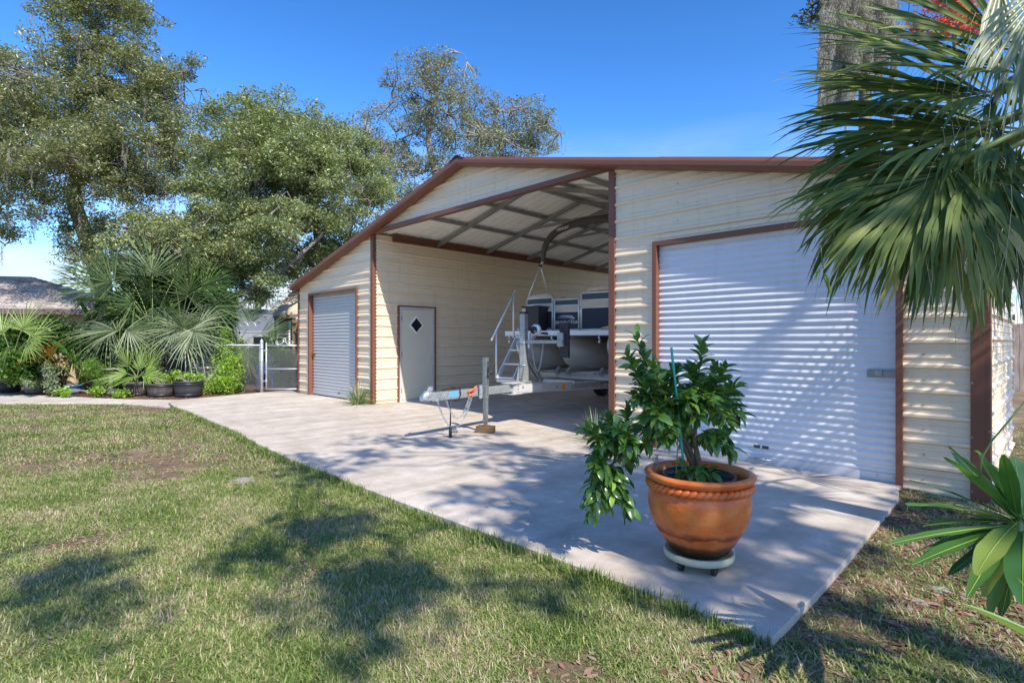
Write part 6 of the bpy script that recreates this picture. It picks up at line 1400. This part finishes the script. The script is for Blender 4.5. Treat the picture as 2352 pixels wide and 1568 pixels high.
# fronds on the far side of the crown, out of the picture, shading the slab
for i, (a, el, L_) in enumerate(((-.2, .5, .95), (.9, .4, .95), (1.8, .2, .95), (.3, 1.1, .95))):
    d = Vector((cos(a)*cos(el), sin(a)*cos(el), sin(el))); hub = pc+d*.85
    if a < -1.5 or a > 2: hub = pc+Vector((cos(a)*.5, sin(a)*.5, .9))
    mb = MB(); petiole(mb, pc, hub, .016); ls = LeafSet(); ls.add(*fan_leaf(hub, d, UZ, L_, 34, 150, .4, .045, .38, 6, np.random.default_rng(i), .28)); f_ = ls.build('frond', M_FP, palm); o = mb.build('stalk', M_STALK, f_); o.location = (0, 0, 0)
vn = MB(); vp = [W(1884, 560, 2.75), W(1889, 600, 2.75), W(1893, 640, 2.75), W(1905, 670, 2.75)]; vn.tube(vp, .003, 5); vo = vn.build('vine_stem', M_STALK, palm)
for (x, y, ax) in ((1888, 612, (-.5, 1, 0)), (1893, 628, (.3, 1, 0)), (1897, 648, (.4, 1, 0))):
    ls = LeafSet(); ls.add(*strap(W(x, y, 2.75), D3(*ax), .07, .028, .3, 5, 'oval')); o = ls.build('leaf', M_BRT, palm)
# ------------------------------------------------------------------ broad-leafed plant, lower right
M_EUP = leafmat('broad_leaves', [(.035, .10, .03), (.055, .15, .04), (.09, .20, .055), (.14, .27, .07)], .3, .3, spec=.5)
M_EUPY = leafmat('yellowing_leaves', [(.15, .27, .06), (.22, .32, .08), (.30, .33, .07)], .35, .35, spec=.5)
eb = W(2420, 1700, 1.98); ec = W(2340, 1195, 1.95)
eu = thing('broadleaf_plant', 'plant with long rounded green leaves in a rosette at the lower right edge', 'plant', Vector((eb.x, eb.y, -.13)))
m = MB(); m.tube([(eb.x, eb.y, -.13), (eb.x, eb.y, .25), ec-Vector((0, 0, .12)), ec], [.022, .02, .018, .012], 8); m.build('stem', M_STALK, eu)
def eleaf(x0, y0, x1, y1, w_, f=0, droop=.15, mt=None, Z=1.95, shape='paddle'):
    p = W(x0, y0, Z); q = W(x1, y1, Z+f); d = (q-p); L_ = d.length*1.02; d = d+Vector((0, 0, droop*.42*L_)); ls = LeafSet(); ls.add(*strap(p, d, L_, w_*Z/F, droop, 12, shape, .10, np.random.default_rng(int(x1)), .05)); o = ls.build('leaf', mt or M_EUP, eu); mr = MB(); mr.tube([Vector(v)+Vector((0, 0, .0012)) for v in ls.V[1::3]], [.0032*(1-.8*i/12) for i in range(13)], 5, cap=False); r_ = mr.build('midrib', M_BRT, o); r_.location = (0, 0, 0); return o
for a in ((2335, 1185, 2180, 1030, 46, .05), (2330, 1190, 2092, 1108, 34, -.05), (2325, 1195, 2130, 1160, 40, .08), (2330, 1205, 2050, 1255, 48, -.12), (2330, 1200, 2140, 1200, 36, .15), (2330, 1210, 2100, 1302, 46, -.15), (2335, 1210, 2182, 1322, 40, -.02), (2345, 1190, 2268, 1062, 60, .12), (2350, 1190, 2330, 1050, 70, .05), (2350, 1195, 2400, 1060, 60, .1), (2350, 1215, 2300, 1420, 44, .1), (2355, 1210, 2380, 1420, 56, -.1), (2350, 1200, 2440, 1150, 60, -.05), (2345, 1205, 2230, 1270, 30, .2), (2350, 1200, 2460, 1300, 60, 0)): eleaf(*a[:4], a[4]*.78, f=a[5])
for i in range(12):
    a_ = pi*(.55+.95*i/12); eleaf(2338, 1198, 2338+cos(a_)*(215+20*(i % 3)), 1198-sin(a_)*(150+25*(i % 4)), 30+6*(i % 3), f=.12*((i*7) % 5-2), droop=.12+.05*(i % 4), Z=1.99)
eleaf(2335, 1200, 2245, 1330, 48, -.28, .30, M_EUPY); eleaf(2335, 1205, 2205, 1180, 34, .12, .1, M_EUPY); eleaf(2340, 1215, 2262, 1368, 40, .0, .2, M_EUPY); eleaf(2350, 1215, 2348, 1390, 60, -.28, .2)
m = MB(); m.tube([W(2250, 1100, 1.9), W(2255, 1050, 1.9), W(2280, 1010, 1.9), W(2318, 965, 1.9), W(2360, 915, 1.9)], .0032, 6); m.build('vine_stem', M_STALK, eu)
for (x, y, dx, dy) in ((2256, 1045, -1, -.6), (2290, 998, -1, -.4), (2345, 935, -.5, .6)): ls = LeafSet(); ls.add(*strap(W(x, y, 1.9), D3(dx, dy), .035, .010, .2, 4, 'oval')); ls.build('leaf', M_BRT, eu)
nb = thing('strap_leaf_plant', 'thick pale green pointed leaf reaching in from the bottom right corner', 'plant', W(2500, 1560, 1.45)*1.0)
q0 = W(2560, 1560, 1.4); m = MB(); m.tube([(q0.x, q0.y, -.13), q0], .02, 8); m.build('stem', M_STALK, nb)
M_PALE = leafmat('pale_strap', [(.22, .34, .12), (.26, .38, .14)], .45, .3)
for (x0, y0, x1, y1, w_, Z) in ((2520, 1555, 2196, 1392, 66, 1.4), (2560, 1600, 2330, 1330, 60, 1.55), (2540, 1600, 2340, 1600, 60, 1.4)):
    p = W(x0, y0, Z); q = W(x1, y1, Z); ls = LeafSet(); ls.add(*strap(p, (q-p)+Vector((0, 0, .03)), (q-p).length, w_*Z/F, .12, 10, 'strap', .35)); ls.build('leaf', M_PALE, nb)
lw = thing('low_leaf', 'dark green leaf tip poking up at the bottom edge of the picture', 'plant', G(1700, 1700)); p = Vector((G(1760, 1680, -.03))); ls = LeafSet()
for (x1, y1, z1) in ((1655, 1522, .12), (1760, 1560, .10), (1850, 1600, .08)):
    q = G(x1, y1, z1); ls.add(*strap(p, (q-p)+UZ*.03, (q-p).length*1.05, .03, .2, 7, 'strap', .3))
ls.build('leaves', M_MID, lw, kind='stuff')
# ------------------------------------------------------------------ lawn
def grassmat(name, dry):
    m, t, p = newmat(name); l = t.links.new
    a = t.nodes.new('ShaderNodeAttribute'); a.attribute_name = 'rnd'; oi = t.nodes.new('ShaderNodeObjectInfo')
    g = t.nodes.new('ShaderNodeNewGeometry'); n = t.nodes.new('ShaderNodeTexNoise'); n.inputs['Scale'].default_value = 1.1; n.inputs['Detail'].default_value = 5; n.inputs['Roughness'].default_value = .65
    l(g.outputs['Position'], n.inputs['Vector'])
    def M(op, x, y):
        k = t.nodes.new('ShaderNodeMath'); k.operation = op
        for i, v in enumerate((x, y)):
            if isinstance(v, (int, float)): k.inputs[i].default_value = v
            else: l(v, k.inputs[i])
        return k.outputs[0]
    f = M('ADD', M('MULTIPLY', a.outputs['Fac'], .62), M('ADD', M('MULTIPLY', oi.outputs['Random'], .18), M('MULTIPLY', M('SUBTRACT', n.outputs['Fac'], .5), 1.3)))
    f = M('ADD', f, dry)
    r = t.nodes.new('ShaderNodeValToRGB'); e = r.color_ramp.elements
    st = [(0, (.07, .12, .025)), (.25, (.14, .21, .045)), (.45, (.22, .30, .07)), (.58, (.34, .38, .12)), (.68, (.47, .40, .22)), (.85, (.60, .49, .34)), (1, (.42, .26, .17))]
    while len(e) < len(st): e.new(.5)
    for k, (ps, c) in zip(e, st): k.position = ps; k.color = (*c, 1)
    l(f, r.inputs['Fac']); l(r.outputs[0], p.inputs['Base Color']); p.inputs['Roughness'].default_value = .5; p.inputs['Specular IOR Level'].default_value = .35
    tr = t.nodes.new('ShaderNodeBsdfTranslucent'); l(r.outputs[0], tr.inputs['Color']); ms = t.nodes.new('ShaderNodeMixShader'); ms.inputs['Fac'].default_value = .28
    l(p.outputs[0], ms.inputs[1]); l(tr.outputs[0], ms.inputs[2]); l(ms.outputs[0], t.nodes['Material Output'].inputs['Surface']); return m
def tuft_variants(n_var, nb, L_, wd, r, seed, material, flat=(.25, 1.35), st=3):
    col = bpy.data.collections.new('grass_tufts_%d' % seed); rg = np.random.default_rng(seed)
    for v in range(n_var):
        ls = LeafSet()
        for b in range(nb):
            a = rg.random()*2*pi; q = r*sqrt(rg.random()); tl_ = flat[0]+(flat[1]-flat[0])*rg.random(); az = rg.random()*2*pi
            p = Vector((q*cos(a), q*sin(a), -.004)); d = Vector((cos(az)*sin(tl_), sin(az)*sin(tl_), cos(tl_))); w_ = wd*(.7+.6*rg.random()); ll = L_*(.5+.9*rg.random()); dr = .3+1.0*rg.random()
            s_ = d.cross(UZ); s_ = s_.normalized() if s_.length > .05 else Vector((1, 0, 0)); V = []
            for k in range(st+1):
                w2 = w_*(1-(k/st)**2)*.5
                V += [p-s_*w2, p+s_*w2] if k < st else [p]
                p = p+d*ll/st; d = (d-UZ*dr/st).normalized()
                if p.z < .002: p.z = .002
            F_ = [(0, 1, 3, 2), (2, 3, 5, 4)]; i0 = len(ls.V); ls.V += [tuple(x) for x in V]; 
            for k in range(st-1): ls.F.append((i0+2*k, i0+2*k+1, i0+2*k+3, i0+2*k+2)); ls.r.append(0)
            ls.F.append((i0+2*st-2, i0+2*st-1, i0+2*st, i0+2*st)); rr_ = rg.random(); ls.r = ls.r[:len(ls.F)-st]+[rr_]*st
        # degenerate quads at the tips become triangles
        me = bpy.data.meshes.new('tuft'); me.from_pydata(ls.V, [], [tuple(dict.fromkeys(f)) for f in ls.F]); me.update()
        at = me.attributes.new('rnd', 'FLOAT', 'FACE'); at.data.foreach_set('value', ls.r[:len(me.polygons)]); me.materials.append(material)
        col.objects.link(bpy.data.objects.new('tuft', me))
    return col
def scatter(name, pts, scale, rotz, idx, col, parent=None):
    me = bpy.data.meshes.new(name); me.vertices.add(len(pts)); me.vertices.foreach_set('co', np.asarray(pts, np.float32).ravel()); me.update()
    r = np.zeros((len(pts), 3), np.float32); r[:, 2] = rotz
    me.attributes.new('rot', 'FLOAT_VECTOR', 'POINT').data.foreach_set('vector', r.ravel()); me.attributes.new('scl', 'FLOAT', 'POINT').data.foreach_set('value', np.asarray(scale, np.float32)); me.attributes.new('idx', 'INT', 'POINT').data.foreach_set('value', np.asarray(idx, np.int32))
    o = link(name, me, None, parent, kind='stuff'); ng = bpy.data.node_groups.new(name, 'GeometryNodeTree')
    ng.interface.new_socket('Geometry', in_out='INPUT', socket_type='NodeSocketGeometry'); ng.interface.new_socket('Geometry', in_out='OUTPUT', socket_type='NodeSocketGeometry')
    N = ng.nodes.new; gi = N('NodeGroupInput'); go = N('NodeGroupOutput'); ip = N('GeometryNodeInstanceOnPoints'); ci = N('GeometryNodeCollectionInfo'); ci.inputs['Collection'].default_value = col; ci.inputs['Separate Children'].default_value = True; ci.inputs['Reset Children'].default_value = True
    def at(nm, ty): a = N('GeometryNodeInputNamedAttribute'); a.data_type = ty; a.inputs['Name'].default_value = nm; return a.outputs['Attribute']
    lk = ng.links.new; lk(gi.outputs[0], ip.inputs['Points']); lk(ci.outputs[0], ip.inputs['Instance']); ip.inputs['Pick Instance'].default_value = True
    lk(at('idx', 'INT'), ip.inputs['Instance Index']); lk(at('rot', 'FLOAT_VECTOR'), ip.inputs['Rotation']); lk(at('scl', 'FLOAT'), ip.inputs['Scale']); lk(ip.outputs[0], go.inputs[0])
    md = o.modifiers.new('scatter', 'NODES'); md.node_group = ng; return o
slab_polys = [[(-14.45, 3.6), (-13.7, 3.19), (-12.9, 3.09), (-10.75, 2.99), (-9, 2.91), (-7.4, 2.73), (-6.0, 2.63), (-4.05, 2.59), (-.93, 2.59), (-.93, 3.3), (-.96, 4.6), (-.985, 5.6), (-1.06, 6.0), (-1.06, 6.3), (XR+.05, 6.3), (XR+.05, 20), (XL, 20), (XL, 7.4), (-15.2, 7.6)],
              [(-14.42, 3.56), (-15.5, 2.68), (-17.4, 1.75), (-19.3, .72), (-30, -5.5), (-29, -6.3), (-18.0, -.25), (-16.6, .55), (-15.3, 1.75), (-14.2, 2.6), (-13.0, 3.05), (-13.75, 3.17)], bedp]
def on_lawn(x, y, grow=0):
    k = np.ones(len(x), bool)
    for P in slab_polys: k &= ~inpoly(x, y, P)
    return k
def visible(x, y, z=0, m=.35):
    s = y-x; t = (x+y)/np.maximum(s, .01); return (s > 1.9) & (t > -.93-m*.3) & (t < .93+m*.3)
rgg = np.random.default_rng(55)
def nfield(x, y, sc, off=0): return np.array([mn.noise(Vector((a*sc+off, b*sc, off))) for a, b in zip(x, y)])
bare = [(G(130, 1070), .9, .35), (G(320, 1085), .5, .4), (G(540, 1112), .38, .28), (G(690, 1310), .22, .18), (G(340, 1568), .2, .1), (G(1300, 1500), .25, .16), (G(200, 940), 1.6, .35), (G(620, 1000), .35, .2), (G(470, 1010), .4, .15)]
def dens(x, y):
    d = .75+.9*nfield(x, y, .9)+.5*nfield(x, y, 2.6, 9)
    for c, rx, ry in bare:
        u = ((x-c.x)+(y-c.y))*.707; v = (-(x-c.x)+(y-c.y))*.707; d -= .55*np.exp(-((u/rx)**2+(v/(ry*2.2))**2)*1.2)
    right = (x > -1.15) & (y > 1.2); d = np.where(right, d*.34-.05, d)
    return d
# area-uniform candidates by distance band, thinned by a patchy density
def band(n, s0, s1):
    s = np.sqrt(rgg.uniform(s0**2, s1**2, n)); t = rgg.uniform(-1.0, 1.0, n)
    x = (t-1)*s/2; y = (t+1)*s/2; k = on_lawn(x, y); x, y = x[k], y[k]; k = rgg.random(len(x)) < dens(x, y); return x[k], y[k]
MG = grassmat('grass_blades', 0.07)
near = tuft_variants(9, 34, .034, .0044, .060, 101, MG, flat=(.5, 1.5), st=3)
far = tuft_variants(7, 30, .046, .0078, .095, 102, MG, flat=(.5, 1.5), st=2)
for nm, cnt, s0, s1, col, nv, lb in (('near_lawn', 80000, 2.6, 8.5, near, 9, 'patchy green and straw-coloured lawn in the foreground, left of the driveway slab'), ('far_lawn', 60000, 8.5, 27, far, 7, 'more distant lawn running up to the walkway and the planting bed')):
    x, y = band(cnt, s0, s1); z = np.array([ground_z(a, b) for a, b in zip(x, y)])
    o = scatter(nm, np.stack([x, y, z], 1), rgg.uniform(.65, 1.35, len(x))*np.where((x > -1.1) & (y > 1.2), 1.25, 1), rgg.uniform(0, 6.28, len(x)), rgg.integers(0, nv, len(x)), col); tag(o, lb, 'grass')
# edge fringe along the slab
def fringe(pts, n, out):
    X = []; 
    for a, b in zip(pts, pts[1:]):
        k = int(n*sqrt((a[0]-b[0])**2+(a[1]-b[1])**2)); u = rgg.random(k); nx_, ny_ = out
        w_ = np.abs(rgg.normal(size=k))*.05+.015; X.append(np.stack([a[0]+(b[0]-a[0])*u+nx_*w_, a[1]+(b[1]-a[1])*u+ny_*w_], 1))
    return np.concatenate(X)
e = fringe([(-12.9, 3.1), (-10.75, 3.0), (-9, 2.92), (-7.4, 2.74), (-6.0, 2.64), (-4.05, 2.6), (-.93, 2.6)], 55, (0, -1)); z = np.array([ground_z(a, b) for a, b in e])
fc = tuft_variants(5, 26, .060, .0055, .035, 103, grassmat('edge_grass', -.10), (.1, 1.1))
o = scatter('edge_grass', np.column_stack([e, z]), rgg.uniform(.7, 1.3, len(e)), rgg.uniform(0, 6.28, len(e)), rgg.integers(0, 5, len(e)), fc); tag(o, 'fringe of longer grass along the lawn side of the slab', 'grass')
# brown leaves, thatch and pale sand on the soil
def soil_pts(n, x0, x1, y0, y1, f=None):
    x = rgg.uniform(x0, x1, n); y = rgg.uniform(y0, y1, n); k = on_lawn(x, y)
    if f is not None: k &= f(x, y)
    x, y = x[k], y[k]; return np.stack([x, y, [ground_z(a, b) for a, b in zip(x, y)]], 1)
litter('leaf_litter', 'brown fallen leaves and twigs on the bare soil right of the slab', np.concatenate([soil_pts(9000, -1.2, 3.2, 1.0, 16), soil_pts(9000, -1.1, .6, 3.2, 8)]), .055, 5, leafmat('leaf_litter', [(.07, .035, .02), (.16, .075, .045), (.30, .14, .09), (.40, .29, .22)], .9, .05, tcol=(1, 1, 1)))
pts = soil_pts(90000, -18, -.5, -6, 4.2); k = rgg.random(len(pts)) < .10+1.2*np.clip(.6-dens(pts[:, 0], pts[:, 1]), 0, 1); pts = pts[k]
litter('dry_thatch', 'dry straw-coloured thatch and red-brown bits lying in the thin patches of the lawn', pts, .045, 6, leafmat('thatch', [(.26, .19, .11), (.36, .27, .17), (.28, .13, .08), (.42, .34, .24)], .9, .1, tcol=(1, 1, 1)))
M_SAND = mat('pale_sand', (.30, .27, .24), .95, 0, .15, 30, bump=.5, bscale=80)
for i, (c, r) in enumerate(((G(2160, 1382, -.13), .07), (G(2110, 1410, -.13), .05), (G(560, 1105, -.035), .13))):
    m = MB(); n = 18; rg = np.random.default_rng(i); m.add([(c.x, c.y, ground_z(c.x, c.y)+.022)]+[(c.x+r*(.6+.7*rg.random())*cos(2*pi*j/n), c.y+r*(.6+.7*rg.random())*sin(2*pi*j/n), ground_z(c.x, c.y)+.004) for j in range(n)], [(0, 1+j, 1+(j+1) % n) for j in range(n)], True)
    o = m.build('sand_patch', M_SAND); o['kind'] = 'structure'
